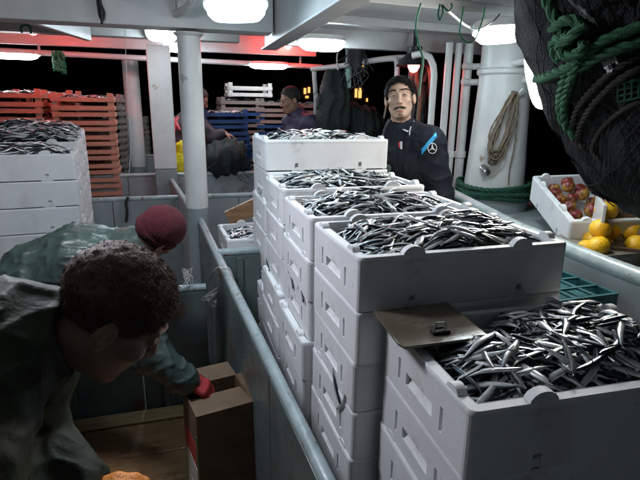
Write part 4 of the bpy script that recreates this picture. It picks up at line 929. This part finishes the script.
# ================================================================ CARTON ON THE HOLD FLOOR
t = thing('cardboard_carton', 'brown wet cardboard carton gripped by the red gloved hand', 'carton', (.092, 1.72, .03), R(12))
a, b, h = .110, .11, .50
MB().bb((-a, -b, 0), (a, -b+.006, h)).build('front_wall', 'cardboard', t); MB().bb((-a, b-.006, 0), (a, b, h)).build('back_wall', 'cardboard', t)
MB().bb((-a, -b+.0065, 0), (-a+.006, b-.0065, h)).build('side_wall', 'cardboard', t); MB().bb((a-.006, -b+.0065, 0), (a, b-.0065, h)).build('side_wall', 'cardboard', t)
MB().bb((-a+.0065, -b+.0065, .0), (a-.0065, b-.0065, .006)).build('floor', 'cardboard', t)
MB().add([(-a, b, h), (a, b, h), (a-.01, b+.075, h+.022), (-a+.01, b+.075, h+.022), (-a, b+.005, h-.004), (a, b+.005, h-.004), (a-.01, b+.075, h+.018), (-a+.01, b+.075, h+.018)], [(0, 1, 2, 3), (7, 6, 5, 4), (3, 2, 6, 7), (0, 3, 7, 4), (1, 5, 6, 2)]).build('flap', 'cardboard', t)
MB().add([(-a, -b, h), (a, -b, h), (a-.01, -b+.14, h-.012), (-a+.01, -b+.14, h-.012), (-a, -b, h-.005), (a, -b, h-.005), (a-.01, -b+.14, h-.017), (-a+.01, -b+.14, h-.017)], [(0, 1, 2, 3), (7, 6, 5, 4), (3, 2, 6, 7), (0, 3, 7, 4), (1, 5, 6, 2)]).build('flap', 'cardboard', t)
MB().bb((a-.002, -b+.01, h+.0), (a+.07, b-.01, h+.005)).build('flap', 'cardboard', t)
for z0_, z1_, m_ in ((.27, .36, 'print_red'), (.16, .26, 'print_white'), (.05, .15, 'print_white')): MB().bb((-a-.002, -b+.02, z0_), (-a-.0005, b-.02, z1_)).build('print', m_, t)
MB().bb((-a-.002, -b+.002, .28), (-a-.0005, -b+.016, .41)).build('print', 'print_green', t)

# ================================================================ QUAY LIGHTS FAR ACROSS THE WATER
q = thing('quay_building', 'dark quay building with warm lit windows across the water', 'building', (0, 0, 0))
pc = aty(335, 95, 45); MB().bb((pc[0]-6, 45, -1.3), (pc[0]+14, 52, 9)).build('wall', 'quay_wall', q)
for a, b, ww, hh in ((305, 91, .22, .5), (309, 90, .2, .5), (307, 97, .3, .2), (362, 65.5, .35, .3), (356, 93, .22, .8), (360, 93, .3, .9), (357, 66, .25, .2), (333, 92, .2, .3), (367, 100, .15, .3)):
    p = aty(a, b, 44.95); MB().box(p, (ww, .06, hh)).build('window', 'window_light', q)

# ================================================================ PEOPLE
def unit(v): v = np.array(v, float); return v/np.linalg.norm(v)
def head_frame(up, fwd):
    u = unit(up); f = np.array(fwd, float); f = unit(f-u*(f@u)); r_ = np.cross(f, u); return np.stack([r_, f, u], 1)   # columns x(right of the person) y(fwd) z(up)
def head_sdf(p, O_, A, s=1.0):
    dd = np.linalg.norm(p-np.asarray(O_, np.float32), axis=1); out = (dd-.15*s).astype(np.float32); m = dd < .19*s
    if m.any(): out[m] = head_sdf_(p[m], O_, A, s)
    return out
def head_sdf_(p, O_, A, s=1.0):
    q = ((p-np.asarray(O_, np.float32))@np.asarray(A, np.float32))/s
    qx = np.abs(q[:, 0]); qm = np.stack([qx, q[:, 1], q[:, 2]], 1)
    d = ell(q, (0, -.014, .040), (.074, .093, .083)); d = smin(d, ell(q, (0, .022, -.040), (.058, .066, .078)), .03)
    d = smin(d, ell(q, (0, .058, -.094), (.024, .020, .016)), .025); d = smin(d, cap(qm, (.046, -.005, -.045), (.020, .058, -.090), .018, .014), .025)
    d = smin(d, ell(qm, (.042, .060, -.018), (.020, .018, .016)), .02)                       # cheek bones
    d = smin(d, cap(qm, (.010, .081, .034), (.044, .066, .033), .011, .009), .012)            # brow
    sock = ell(qm, (.031, .092, .013), (.016, .014, .010)); d = -smin(-d, sock, .010)
    d = smin(d, ell(qm, (.031, .0735, .011), (.0165, .012, .0115)), .004)                      # eyelids
    d = smin(d, cap(q, (0, .082, .022), (0, .104, -.024), .0085, .0115), .010); d = smin(d, ell(qm, (.0115, .094, -.029), (.0085, .010, .0075)), .006)
    d = smin(d, ell(q, (0, .083, -.060), (.024, .0095, .0062)), .006); d = smin(d, ell(q, (0, .081, -.071), (.020, .0095, .0066)), .006)
    d = np.maximum(d, -(ell(q, (0, .094, -.0652), (.021, .006, .0012))))
    ear = ell(qm, (.079, -.012, -.004), (.010, .020, .031), np.array([[.94, .34, 0], [-.34, .94, 0], [0, 0, 1]]).T); ear = np.maximum(ear, -ell(qm, (.089, -.004, .002), (.008, .011, .018)))
    d = smin(d, ear, .007)
    return d*s
def hand_prims(wr, d, nrm, side=1, curl=.5, s=1.0, spread=.06):
    """list of capsules; d = wrist to knuckles, nrm = palm normal, side = thumb side sign"""
    d = unit(d); nrm = np.array(nrm, float); nrm = unit(nrm-d*(nrm@d)); lat = np.cross(nrm, d)*side; P = []; wr = np.array(wr, float)
    for k, o_ in enumerate((.030, .010, -.010, -.029)):
        P.append((wr+d*.015*s+lat*o_*.5*s, wr+d*(.088-.004*abs(k-1))*s+lat*o_*s, .015*s, .0115*s))
    for k, (o_, ln) in enumerate(((.030, .92), (.010, 1.03), (-.010, .97), (-.029, .76))):
        b = wr+d*(.090-.004*abs(k-1))*s+lat*o_*s; dd = unit(d+lat*spread*(1.2-k)); r0 = .0098*s
        for j, (l_, c_) in enumerate(((.044, curl*.75), (.027, curl*1.1), (.022, curl*.8))):
            ca, sa = math.cos(c_), math.sin(c_); nd = unit(dd*ca+nrm*sa); nrm2 = unit(nrm*ca-dd*sa); e = b+nd*l_*ln*s
            P.append((b, e, r0, r0*.9)); b = e; r0 *= .9; dd = nd; nrm_, nrm = nrm, nrm2
        nrm = unit(np.cross(d, -lat*side)) if False else unit(np.cross(d, lat)*(-side)) if False else _palm(d, lat, side)
    b = wr+d*.028*s+lat*.026*s; dd = unit(.62*d+.72*lat+.25*nrm)
    for l_, r0, c_ in ((.040, .0125, .1), (.030, .0105, .35), (.022, .0095, .3)):
        dd = unit(dd+nrm*c_*.6-lat*c_*.3); e = b+dd*l_*s; P.append((b, e, r0*s, r0*.88*s)); b = e
    return P
def _palm(d, lat, side): return unit(np.cross(d, lat*side))
def caps_sdf(p, P, k=.006):
    c = np.mean([q for t_ in P for q in t_[:2]], 0).astype(np.float32); Rb = max(np.linalg.norm(np.array(q)-c) for t_ in P for q in t_[:2])+.045
    dd = np.linalg.norm(p-c, axis=1); out = (dd-Rb+.02).astype(np.float32); m = dd < Rb+.03
    if not m.any(): return out
    full = out; p = p[m]; out = np.full(len(p), 9., np.float32)
    for a, b, ra, rb in P: out = smin(out, cap(p, a, b, ra, rb), k)
    full[m] = out; return full
class Person:
    def __init__(s, label, J, head_up, head_fwd, hs=1.0, lat=(1, 0, 0)):
        s.J = {k: np.array(v, float) for k, v in J.items()}; s.A = head_frame(head_up, head_fwd); s.hs = hs; s.lat = unit(lat); s.root = thing('person', label, 'person'); s.hands = []
    def add_hand(s, which, d, nrm, side, curl=.5, sc_=1.0): s.hands.append((which, hand_prims(s.J['wr'+which], d, nrm, side, curl, sc_)))
    def torso(s, p, inf=0):
        J = s.J; d = ecap(p, J['pel'], J['wst'], .105+inf, .098+inf, s.lat, 1.4); d = smin(d, ecap(p, J['wst'], J['cst'], .098+inf, .112+inf, s.lat, 1.42), .05)
        d = smin(d, ecap(p, J['cst'], J['nkb'], .108+inf, .055+inf*.6, s.lat, 1.35), .05); d = smin(d, cap(p, J['shL'], J['nkb'], .055+inf, .05+inf*.7), .05); return smin(d, cap(p, J['shR'], J['nkb'], .055+inf, .05+inf*.7), .05)
    def arm(s, p, k, inf=0, end=1.0):
        J = s.J; w_ = J['el'+k]+(J['wr'+k]-J['el'+k])*end
        d = cap(p, J['sh'+k], J['el'+k], .052+inf, .042+inf); return smin(d, cap(p, J['el'+k], w_, .042+inf, .030+inf*(1.0 if end < 1.05 else .5)), .02)
    def legs(s, p, inf=0):
        J = s.J; d = None
        for k in 'LR':
            e = smin(cap(p, J['hp'+k], J['kn'+k], .085+inf, .058+inf), cap(p, J['kn'+k], J['an'+k], .056+inf, .042+inf), .03); d = e if d is None else smin(d, e, .03)
        return d
    def body_fn(s, p):
        J = s.J; d = s.torso(p); 
        for k in 'LR': d = smin(d, s.arm(p, k), .03)
        d = smin(d, s.legs(p), .04); up = s.A[:, 2]; fw = s.A[:, 1]
        d = smin(d, cap(p, J['nkb'], J['hd']-up*.065*s.hs-fw*.022*s.hs, .056, .052), .03)
        for k in 'LR':
            f_ = unit([*(s.J['toe'][:2]), 0]); d = smin(d, cap(p, J['an'+k], J['an'+k]+f_*.17+[0, 0, -.045], .042, .032), .02)
        for k, P in s.hands: d = smin(d, caps_sdf(p, P), .01)
        return smin(d, head_sdf(p, J['hd'], s.A, s.hs), .018)
    def box(s, m=.16):
        P = np.array([v for k, v in s.J.items() if k != 'toe']); return P.min(0)-m-.03, P.max(0)+m+.05
    def mesh(s, name, fn, h, m, amp=0, freq=9, lo=None, hi=None, seed=0, folds=0, fdir=(0, 0, 1)):
        a, b = s.box(); V, F = surf(fn, a if lo is None else lo, b if hi is None else hi, h)
        if amp:
            N = vnormals(V, F); q = V.astype(np.float32)+seed; nz = vnoise(q*freq)+.55*vnoise(q*freq*2.3+5)
            w_ = q+.05*np.stack([vnoise(q*6), vnoise(q*6+3), vnoise(q*6+11)], 1)
            r_ = (1-np.abs(vnoise(w_*np.array([1.0, 1.0, .55], np.float32)*freq*1.5+9)))**3+.6*(1-np.abs(vnoise(w_*np.array([.6, 1.2, 1.2], np.float32)*freq*2.6+21)))**4
            V = V+N*(amp*nz+folds*(r_-.5))[:, None]
        return np_mesh(name, V, F, m, s.root)
    def eyes(s, look=(0, 1, 0)):
        for sx in (-1, 1):   # narrow, half closed eyes set in the lids
            A, O_ = s.A, s.J['hd']; mb = MB(); V = []; n_ = 12
            for rr, dy in ((1, -.004), (.75, .0008), (.35, .0022), (.02, .0026)):
                for t_ in np.linspace(0, 2*math.pi, n_, endpoint=False): V.append(O_+A@np.array([sx*.0315+.0125*rr*math.cos(t_), .0845+dy-.20*abs(.0125*rr*math.cos(t_)), .0098+.0036*rr*math.sin(t_)])*s.hs)
            mb.add(V, [(i*n_+j, i*n_+(j+1) % n_, (i+1)*n_+(j+1) % n_, (i+1)*n_+j) for i in range(3) for j in range(n_)]+[tuple(range(3*n_, 4*n_))]); e_ = mb.build('eye', 'eye_white', s.root, True)
            V = [O_+A@np.array([sx*.0305+.0044*math.cos(t_)*k, .0874+.0006*(1-k), .0100+.0034*math.sin(t_)*k])*s.hs for k in (1, .05) for t_ in np.linspace(0, 2*math.pi, n_, endpoint=False)]
            MB().add(V, [(j, (j+1) % n_, n_+(j+1) % n_, n_+j) for j in range(n_)]).build('iris', 'iris', e_, True)
            V = [O_+A@np.array([sx*.0315+x_, .0868-.20*abs(x_)-.0005, .0135-22*x_*x_])*s.hs for x_ in np.linspace(-.0135, .0135, 9)]; MB().tube(V, [.0006]+[.0013]*7+[.0006], 6).build('lash_line', 'hair_black', e_, True)
    def hair(s, m, capoff=.010, n=2500, ln=(.012, .028), sweep=(0, .6, -.2), hairline=.055, back=-.06, seed=1, wd=.0011, lift=.45, side=.0):
        A, O_, hs = s.A, s.J['hd'], s.hs
        def fn(p):
            q = ((p-O_.astype(np.float32))@A.astype(np.float32))/hs
            d = ell(q, (0, -.016, .043), (.0765+capoff*.55, .0955+capoff*.7, .083+capoff)); d = np.maximum(d, -(ell(q, (0, -.012, .038), (.072, .091, .080))))
            f1 = q[:, 1]*.80-q[:, 2]*.60-(hairline*.80-.070*.60)          # forehead slope
            f2 = back-q[:, 2]                                             # nape
            f3 = np.where((q[:, 1] > -.035), (.012-side-q[:, 2])*.8+.10*np.minimum(q[:, 1]+.0, 0), -1)   # above ears
            d = np.maximum(np.maximum(d, f1), np.maximum(f2, f3)); return (d-.0022*vnoise(q*70)-.002*vnoise(q*150))*hs
        V, F = surf(fn, O_-.19*hs, O_+.19*hs, .0035)
        N = vnormals(V, F); g = np.random.default_rng(seed); cen = O_+A@np.array([0, -.016, .043])*hs
        out = ((V-cen)*N).sum(1) > 0; idx = g.choice(np.where(out)[0], n); VV = [V]; FF = [F]; k0 = len(V); sw = A@np.array(sweep)
        p0 = V[idx]-N[idx]*.002; L = g.uniform(*ln, n)[:, None]; d0 = N[idx]*lift+sw*.8+g.normal(0, .22, (n, 3)); d0 /= np.linalg.norm(d0, axis=1)[:, None]
        d1 = d0*.6+sw*.9+g.normal(0, .2, (n, 3))-N[idx]*.25; d1 /= np.linalg.norm(d1, axis=1)[:, None]
        p1 = p0+d0*L*.55; p2 = p1+d1*L*.5; sd_ = np.cross(d0, g.normal(0, 1, (n, 3))); sd_ /= np.linalg.norm(sd_, axis=1)[:, None]; s2 = np.cross(d0, sd_)
        ring = [p0+sd_*wd, p0-sd_*wd*.5+s2*wd*.87, p0-sd_*wd*.5-s2*wd*.87, p1+sd_*wd*.8, p1-sd_*wd*.4+s2*wd*.7, p1-sd_*wd*.4-s2*wd*.7, p2+sd_*wd*.15, p2-sd_*wd*.15+s2*wd*.1, p2-sd_*wd*.15-s2*wd*.1]
        S = np.stack(ring, 1).reshape(-1, 3); b_ = k0+np.arange(n)*9
        q_ = [np.stack([b_+3*i+j, b_+3*i+(j+1) % 3, b_+3*i+3+(j+1) % 3, b_+3*i+3+j], 1) for i in (0, 1) for j in range(3)]
        return np_mesh('hair', np.vstack([V, S]), np.vstack([F]+q_), m, s.root)
def legs_for(x, y, zp, fx, fy, lat, zf=0, knee=(0, 0)):
    la = np.array(lat); d = {}
    for k, s_ in (('L', -1), ('R', 1)):
        c = np.array([x, y, 0])+la*s_*.10
        d['hp'+k] = (c[0], c[1], zp); d['kn'+k] = (c[0]+knee[0]+fx*.03, c[1]+knee[1]+fy*.03, zf+(zp-zf)*.53); d['an'+k] = (c[0]+fx*-.02, c[1]+fy*-.02, zf+.09)
    return d

# --- standing man in the navy track jacket -------------------------------------------------
fx, fy = unit((-.96, -.28)); la = np.array([fy, -fx, 0.])      # la = his right
J = dict(pel=(1.235, 2.57, .93), wst=(1.235, 2.57, 1.10), cst=(1.228, 2.57, 1.30), nkb=(1.19, 2.565, 1.475), hd=(1.150, 2.510, 1.643), toe=(fx, fy, 0))
n0 = np.array(J['nkb']); J['shL'] = n0-la*.185+[0.045, .01, -.045]; J['shR'] = n0+la*.15+[.075, 0, -.055]
J['elL'] = J['shL']+[.075, -.02, -.285]; J['wrL'] = J['elL']+[-.07, -.10, -.22]; J['elR'] = J['shR']+[-.02, .03, -.29]; J['wrR'] = J['elR']+[-.10, -.08, -.22]
J.update(legs_for(1.235, 2.57, .92, fx, fy, la))
C = Person('man with moustache in navy track jacket standing beside the tall foam stack', J, (-.06, .14, 1), (-.46, -.88, .06), .93, la)
C.add_hand('L', (-.3, -.5, -.8), la, 1, .5); C.add_hand('R', (-.3, -.5, -.8), -la, -1, .5)
C.mesh('body', C.body_fn, .0042, 'skin'); C.eyes((.05, 1, -.12))
def cjack(p):
    d = C.torso(p, .022)
    for k in 'LR': d = smin(d, C.arm(p, k, .024, .95), .03)
    J = C.J; nu = unit(J['hd']-J['nkb']); col_ = cap(p, J['nkb']-nu*.02, J['nkb']+nu*.045, .072, .066); d = smin(d, col_, .03)
    d = np.maximum(d, -cap(p, J['nkb']+nu*.035, J['nkb']+nu*.2, .058, .060)); return np.maximum(d, .90-p[:, 2])
jk = C.mesh('jacket', cjack, .007, 'navy', .004, 9, seed=3, folds=.010)
C.mesh('trousers', lambda p: np.maximum(smin(C.legs(p, .02), ecap(p, C.J['pel'], C.J['wst'], .125, .118, C.lat, 1.4), .05), p[:, 2]-1.0), .012, 'dark_cloth', .006)
bib = C.mesh('bib', lambda p: np.maximum(np.maximum(smin(C.torso(p, .040), cap(p, C.J['wst']+[fx*.10, fy*.10, -.1], C.J['cst']+[fx*.11, fy*.11, -.12], .09, .085), .04), p[:, 2]-1.30), np.maximum(.9-p[:, 2], np.maximum(-((p-C.J['cst'].astype(np.float32))@np.array([fx, fy, 0], np.float32))+.02, -((p-C.J['cst'].astype(np.float32))@la.astype(np.float32))-.05))), .008, 'green_oilskin', .006)
C.hair('hair_black', .004, 8000, (.010, .024), (.15, .85, -.35), .058, -.03, 3, side=.006, lift=.3, wd=.0008)
def onhead(P): 
    return [C.J['hd']+C.A@np.array(q) for q in P]
mb = MB()
g = np.random.default_rng(4)
def tuft(mb, P0, P1, n_, r_, dirs, ln=.009):
    for k in range(n_):
        f = g.random(); q = np.array(P0)*(1-f)+np.array(P1)*f+g.normal(0, r_, 3)*[1, .3, 1]; d_ = np.array(dirs)+g.normal(0, .25, 3)
        mb.tube([C.J['hd']+C.A@q, C.J['hd']+C.A@(q+unit(d_)*ln)], [.0010, .0005], 4)
for sx in (-1, 1): tuft(mb, (0.002*sx, .0925, -.0475), (sx*.027, .082, -.0545), 110, .0021, (sx*.7, .25, -.75), .006)
mb.build('moustache', 'hair_black', C.root)
for sx in (-1, 1):
    mb = MB(); tuft(mb, (sx*.011, .0915, .0355), (sx*.036, .0835, .0385), 90, .0016, (sx*.9, .10, .1), .007); tuft(mb, (sx*.036, .0835, .0380), (sx*.052, .070, .0335), 34, .0011, (sx*.9, -.2, -.3), .007); mb.build('eyebrow', 'hair_black', C.root)
mb = MB(); tuft(mb, (-.006, .080, -.083), (.006, .080, -.086), 26, .0028, (0, .15, -.95), .004); tuft(mb, (-.016, .074, -.099), (.016, .074, -.099), 40, .0035, (0, .3, -.9), .006); mb.build('beard', 'hair_black', C.root)
mb = MB()
lp = [C.J['hd']+C.A@np.array((x_, .0905-9*x_*x_, -.0705)) for x_ in np.linspace(-.017, .017, 7)]; mb.tube(lp, [.0015, .0042, .0052, .0055, .0052, .0042, .0015], 8)
mb.build('lip', 'lips', C.root, True)
JB = bvh_of(jk)
def patch(bvh, quad, nu, nv, name, m, parent, off=.003):
    a, b, c, d = [np.array(q, float) for q in quad]; V = []; ok = True
    for i in range(nu+1):
        for j in range(nv+1):
            u, v = i/nu, j/nv; p = a*(1-u)*(1-v)+b*u*(1-v)+c*u*v+d*(1-u)*v; h_ = hit(bvh, p[0], p[1], off)
            if h_ is None: return None
            V.append(h_)
    F = [(i*(nv+1)+j, (i+1)*(nv+1)+j, (i+1)*(nv+1)+j+1, i*(nv+1)+j+1) for i in range(nu) for j in range(nv)]
    MB().add(V, F).build(name, m, parent, True)
patch(JB, [(436, 132), (437, 137), (421.5, 155), (421.5, 149)], 3, 10, 'sleeve_stripe', 'stripe_blue', jk)
# round three-pointed emblem on the sleeve
cx, cyy = 432.3, 148.3
P = [hit(JB, cx+4.4*math.cos(t_), cyy+5.2*math.sin(t_), .003) for t_ in np.linspace(0, 2*math.pi, 24, endpoint=False)]
if all(q is not None for q in P):
    em = MB().tube(P, .0020, 6, closed=True).build('emblem_ring', 'mark_white', jk, True)
    for t_ in (-90, 30, 150):
        a = hit(JB, cx, cyy, .004); b = hit(JB, cx+4.2*math.cos(R(t_)), cyy+5*math.sin(R(t_)), .003); MB().tube([a, (a+b)/2, b], [.0052, .003, .0008], 6).build('emblem_point', 'mark_white', jk, True)
for pix in ([(425, 112.5), (419, 116), (414, 121), (410.5, 128), (409.5, 135)], [(427, 114), (421, 118), (416, 123), (412.5, 130)]):
    P = [hit(JB, a, b, .002) for a, b in pix]; P = [q for q in P if q is not None]
    if len(P) > 2: MB().tube(spline(P, 5), .0022, 6).build('piping', 'mark_white', jk, True)
P = [hit(JB, a, b, .003) for a, b in ((402.8, 129.2), (404.5, 130), (406, 130.6), (407.5, 131.4), (409, 130.6))]
P = [q for q in P if q is not None]
if len(P) > 2: MB().tube(P, list(np.interp(np.linspace(0, 1, len(P)), [0, .4, .8, 1], [.0015, .0045, .004, .001])), 6).build('chest_mark', 'mark_white', jk, True)
patch(JB, [(400.3, 141.5), (402.3, 141.5), (402.3, 149), (400.3, 149)], 2, 4, 'badge', 'mark_white', jk); patch(JB, [(398.6, 142), (400.2, 142), (400.2, 147.5), (398.6, 147.5)], 2, 4, 'badge', 'mark_red', jk)

# --- dark jacket worker facing left behind the crates --------------------------------------
fx, fy = unit((-.95, -.25)); la = np.array([fy, -fx, 0.])
dx_, dy_ = aty(297, 115, 4.6)[0], 4.6
J = dict(pel=(dx_+.05, dy_, .96), wst=(dx_+.05, dy_, 1.13), cst=(dx_+.04, dy_, 1.33), nkb=(dx_, dy_-.01, 1.50), hd=(dx_-.07, dy_-.03, 1.645), toe=(fx, fy, 0)); n0 = np.array(J['nkb'])
J['shL'] = n0-la*.18+[.03, 0, -.05]; J['shR'] = n0+la*.17+[.02, 0, -.05]; J['elL'] = J['shL']+[.02, -.03, -.28]; J['wrL'] = J['elL']+[-.2, -.03, -.10]; J['elR'] = J['shR']+[.02, .03, -.28]; J['wrR'] = J['elR']+[-.2, -.03, -.10]
J.update(legs_for(dx_+.05, dy_, .96, fx, fy, la))
D = Person('worker with short hair in dark purple jacket facing the fish rows', J, (-.25, -.03, 1), (-.96, -.2, -.25), .95, la)
D.add_hand('L', (-1, 0, -.2), la, 1, .5); D.add_hand('R', (-1, 0, -.2), -la, -1, .5)
D.mesh('body', D.body_fn, .006, 'skin_tan'); D.hair('hair_black', .008, 900, (.008, .016), (0, .3, -.3), .060, -.06, 5); D.eyes()
def djack(p):
    d = D.torso(p, .025)
    for k in 'LR': d = smin(d, D.arm(p, k, .024, .95), .03)
    nu = unit(D.J['hd']-D.J['nkb']); return np.maximum(smin(d, cap(p, D.J['nkb'], D.J['nkb']+nu*.04, .066, .06), .03), .90-p[:, 2])
D.mesh('jacket', djack, .010, 'purple_navy', .007, 9, seed=5, folds=.007)
D.mesh('trousers', lambda p: np.maximum(smin(D.legs(p, .02), ecap(p, D.J['pel'], D.J['wst'], .12, .115, D.lat, 1.4), .05), p[:, 2]-1.02), .014, 'dark_cloth', .006)

# --- worker in yellow oilskin trousers, half hidden by pillars -----------------------------
fx, fy = unit((.9, .1)); la = np.array([fy, -fx, 0.])
J = dict(pel=(.02, 5.50, 1.02), wst=(.04, 5.50, 1.19), cst=(.09, 5.50, 1.38), nkb=(.17, 5.49, 1.53), hd=(.235, 5.46, 1.645), toe=(fx, fy, 0)); n0 = np.array(J['nkb'])
J['shL'] = n0-la*.17+[0, 0, -.05]; J['shR'] = n0+la*.17+[0, 0, -.05]; J['elL'] = J['shL']+[.18, .0, -.20]; J['wrL'] = J['elL']+[.20, -.05, -.04]; J['elR'] = J['shR']+[.16, -.02, -.20]; J['wrR'] = aty(224, 133, 5.25)
J.update(legs_for(.02, 5.50, 1.0, fx, fy, la, .12))
Ep = Person('worker in bright yellow oilskin trousers half hidden by the white pillar', J, (.45, 0, .9), (.85, -.1, -.5), 1.0, la)
Ep.add_hand('R', (.9, -.1, -.35), (0, 0, -1), 1, .6); Ep.add_hand('L', (.9, 0, -.3), (0, 0, -1), -1, .6)
Ep.mesh('body', Ep.body_fn, .008, 'skin_tan'); Ep.hair('hair_black', .008, 600, (.008, .016), (0, .3, -.3), .060, -.06, 6)
def ejack(p):
    d = Ep.torso(p, .022)
    for k in 'LR': d = smin(d, Ep.arm(p, k, .022, .8), .03)
    return d
EJ = Ep.mesh('jacket', ejack, .012, 'dark_cloth', .007, 9, seed=7, folds=.006)
Ep.mesh('trousers', lambda p: np.maximum(smin(Ep.legs(p, .035), ecap(p, Ep.J['pel'], Ep.J['wst'], .15, .145, Ep.lat, 1.35), .05), p[:, 2]-1.36-.2*(p[:, 0]-.0)), .012, 'yellow_oilskin', .010, 8, seed=2, folds=.012)
EB = bvh_of(EJ)
for pix in ([(185, 104), (181, 110), (178, 117), (176, 124), (175, 131)], [(174, 118), (177, 124), (180, 130)], [(209, 116), (212, 122), (214, 128)]):
    P = [hit(EB, a, b, .004) for a, b in pix]; P = [q for q in P if q is not None]
    if len(P) > 2: MB().tube(spline(P, 5), .014, 6).build('brace', 'strap_pink', Ep.root, True)
# footing for him
t = thing('deck_step', 'low grey step under the yellow trousers worker', 'step', (.02, 5.5, 0)); MB().bb((-.4, -.3, 0), (.4, .3, .075)).build('block', 'grey_paint', t)

# --- bending worker with the dark red beanie ------------------------------------------------
la = unit((.12, -1, .05))
J = dict(pel=(-.70, 2.12, .80), wst=(-.57, 2.10, .92), cst=(-.38, 2.08, .985), nkb=(-.21, 2.05, 1.03), hd=(-.100, 2.03, 1.092), shR=(-.23, 1.89, .95), shL=(-.20, 2.22, .95), elR=(-.15, 1.79, .70), wrR=(-.025, 1.76, .585), elL=(-.24, 2.24, .72), wrL=(-.16, 2.12, .52), toe=(1, 0, 0))
J.update(legs_for(-.70, 2.12, .80, 1, 0, (0, -1, 0), knee=(.10, 0)))
Bp = Person('bent over worker in teal oilskin wearing a dark red beanie', J, (.72, -.16, .62), (.50, .62, -.60), .94, la)
Bp.add_hand('R', (.75, -.05, -.45), (-.2, .2, -.9), -1, .8); Bp.add_hand('L', (.6, -.1, -.6), (0, -.3, -1), 1, .6)
Bp.mesh('body', Bp.body_fn, .007, 'skin_tan')
def bjack(p):
    d = Bp.torso(p, .032)
    for k in 'LR': d = smin(d, Bp.arm(p, k, .030, .93), .04)
    nu = unit(Bp.J['hd']-Bp.J['nkb']); return smin(d, cap(p, Bp.J['nkb']-nu*.03, Bp.J['nkb']+nu*.035, .08, .07), .03)
Bp.mesh('jacket', bjack, .0075, 'jacket_teal', .004, 9, seed=9, folds=.011)
Bp.mesh('trousers', lambda p: smin(Bp.legs(p, .03), ecap(p, Bp.J['pel'], Bp.J['wst'], .125, .11, Bp.lat, 1.35), .05), .014, 'green_oilskin', .008)
def beanie(p):
    q = (p-Bp.J['hd'].astype(np.float32))@Bp.A.astype(np.float32); d = ell(q, (0, -.016, .046), (.083, .099, .089)); d = np.maximum(d, -.026-q[:, 2]+.22*np.maximum(q[:, 1], 0))
    cuff = np.maximum(ell(q, (0, -.016, .040), (.0865, .103, .090)), np.abs(q[:, 2]-.22*np.maximum(q[:, 1], 0)+.010)-.018); return smin(d, cuff, .012)-.004*vnoise(q*22)-.001*np.sin(np.arctan2(q[:, 0], q[:, 1])*60)
hdB = Bp.J['hd']; Bp.mesh('beanie', beanie, .004, 'beanie_red', lo=hdB-.22, hi=hdB+.22)
for k, P in Bp.hands:
    wr = Bp.J['wr'+k]; el = Bp.J['el'+k]; dd = unit(wr-el); G = [(a, b, ra+.005, rb+.005) for a, b, ra, rb in P]+[(wr-dd*.06, wr+dd*.01, .042, .034)]
    Bp.mesh('glove', lambda p, G=G: caps_sdf(p, G, .008), .0042, 'glove_red', lo=wr-.24, hi=wr+.24)
Bv = bvh_of([c_ for c_ in Bp.root.children if c_.name.startswith('jacket')][0])

# --- near worker, head bowed, olive oilskin -------------------------------------------------
la = unit((.05, -1, -.05))
J = dict(pel=(-.72, .86, .80), wst=(-.62, .86, .93), cst=(-.47, .86, 1.09), nkb=(-.285, .855, 1.225), hd=(-.124, .85, 1.252), shR=(-.335, .665, 1.115), shL=(-.31, 1.04, 1.13), elR=(-.40, .64, .85), wrR=(-.30, .78, .66), elL=(-.36, 1.08, .90), wrL=(-.240, .95, .812), toe=(1, 0, 0))
J.update(legs_for(-.72, .86, .80, 1, 0, (0, -1, 0), knee=(.08, 0)))
Ap = Person('near worker with short brown hair and olive oilskin jacket looking down', J, (.70, -.06, .71), (.68, .16, -.71), .97, la)
Ap.add_hand('R', (.5, .55, -.2), (.2, .2, -1), -1, .55); Ap.add_hand('L', (.8, -.35, .28), (.1, .2, -1), 1, .5)
Ap.mesh('body', Ap.body_fn, .0045, 'skin_tan'); Ap.eyes((0, 1, -.5))
def ajack(p):
    d = Ap.torso(p, .040)
    for k in 'LR': d = smin(d, Ap.arm(p, k, .036, .92), .05)
    nu = unit(Ap.J['hd']-Ap.J['nkb']+[-.02, 0, -.03]); d = smin(d, cap(p, Ap.J['nkb']-nu*.05, Ap.J['nkb']+nu*.035, .095, .078), .035); d = smin(d, ecap(p, (-.42, .87, 1.04), (-.40, .88, .70), .10, .13, (0, 1, 0), 1.3), .06)
    return np.maximum(d, -cap(p, Ap.J['nkb']+nu*.02, Ap.J['nkb']+nu*.2, .060, .066))
Ap.mesh('jacket', ajack, .006, 'jacket_olive', .004, 8, seed=11, folds=.010)
Ap.mesh('trousers', lambda p: smin(Ap.legs(p, .03), ecap(p, Ap.J['pel'], Ap.J['wst'], .13, .12, Ap.lat, 1.35), .05), .014, 'green_oilskin', .008)
Ap.hair('hair_brown', .003, 14000, (.007, .014), (.10, .60, -.25), .070, -.070, 8, wd=.0007, lift=.28)
for k, P in Ap.hands:
    wr = Ap.J['wr'+k]; el = Ap.J['el'+k]; dd = unit(wr-el); G = [(a, b, ra+.004, rb+.004) for a, b, ra, rb in P]+[(wr-dd*.05, wr+dd*.01, .040, .033)]
    Ap.mesh('glove', lambda p, G=G: caps_sdf(p, G, .007), .004, 'glove_orange', lo=wr-.24, hi=wr+.24)

# ================================================================ tidy: empties sit at the base of their things
bpy.context.view_layer.update()
for o in [o for o in col.objects if o.parent is None and o.type == 'EMPTY' and o.location.length < 1e-6]:
    P = [c.matrix_world@Vector(v) for c in o.children if c.type == 'MESH' for v in c.bound_box]
    if not P: continue
    c0 = Vector(((min(p.x for p in P)+max(p.x for p in P))/2, (min(p.y for p in P)+max(p.y for p in P))/2, min(p.z for p in P))); o.location = c0
    for c in o.children: c.location = c.location-c0
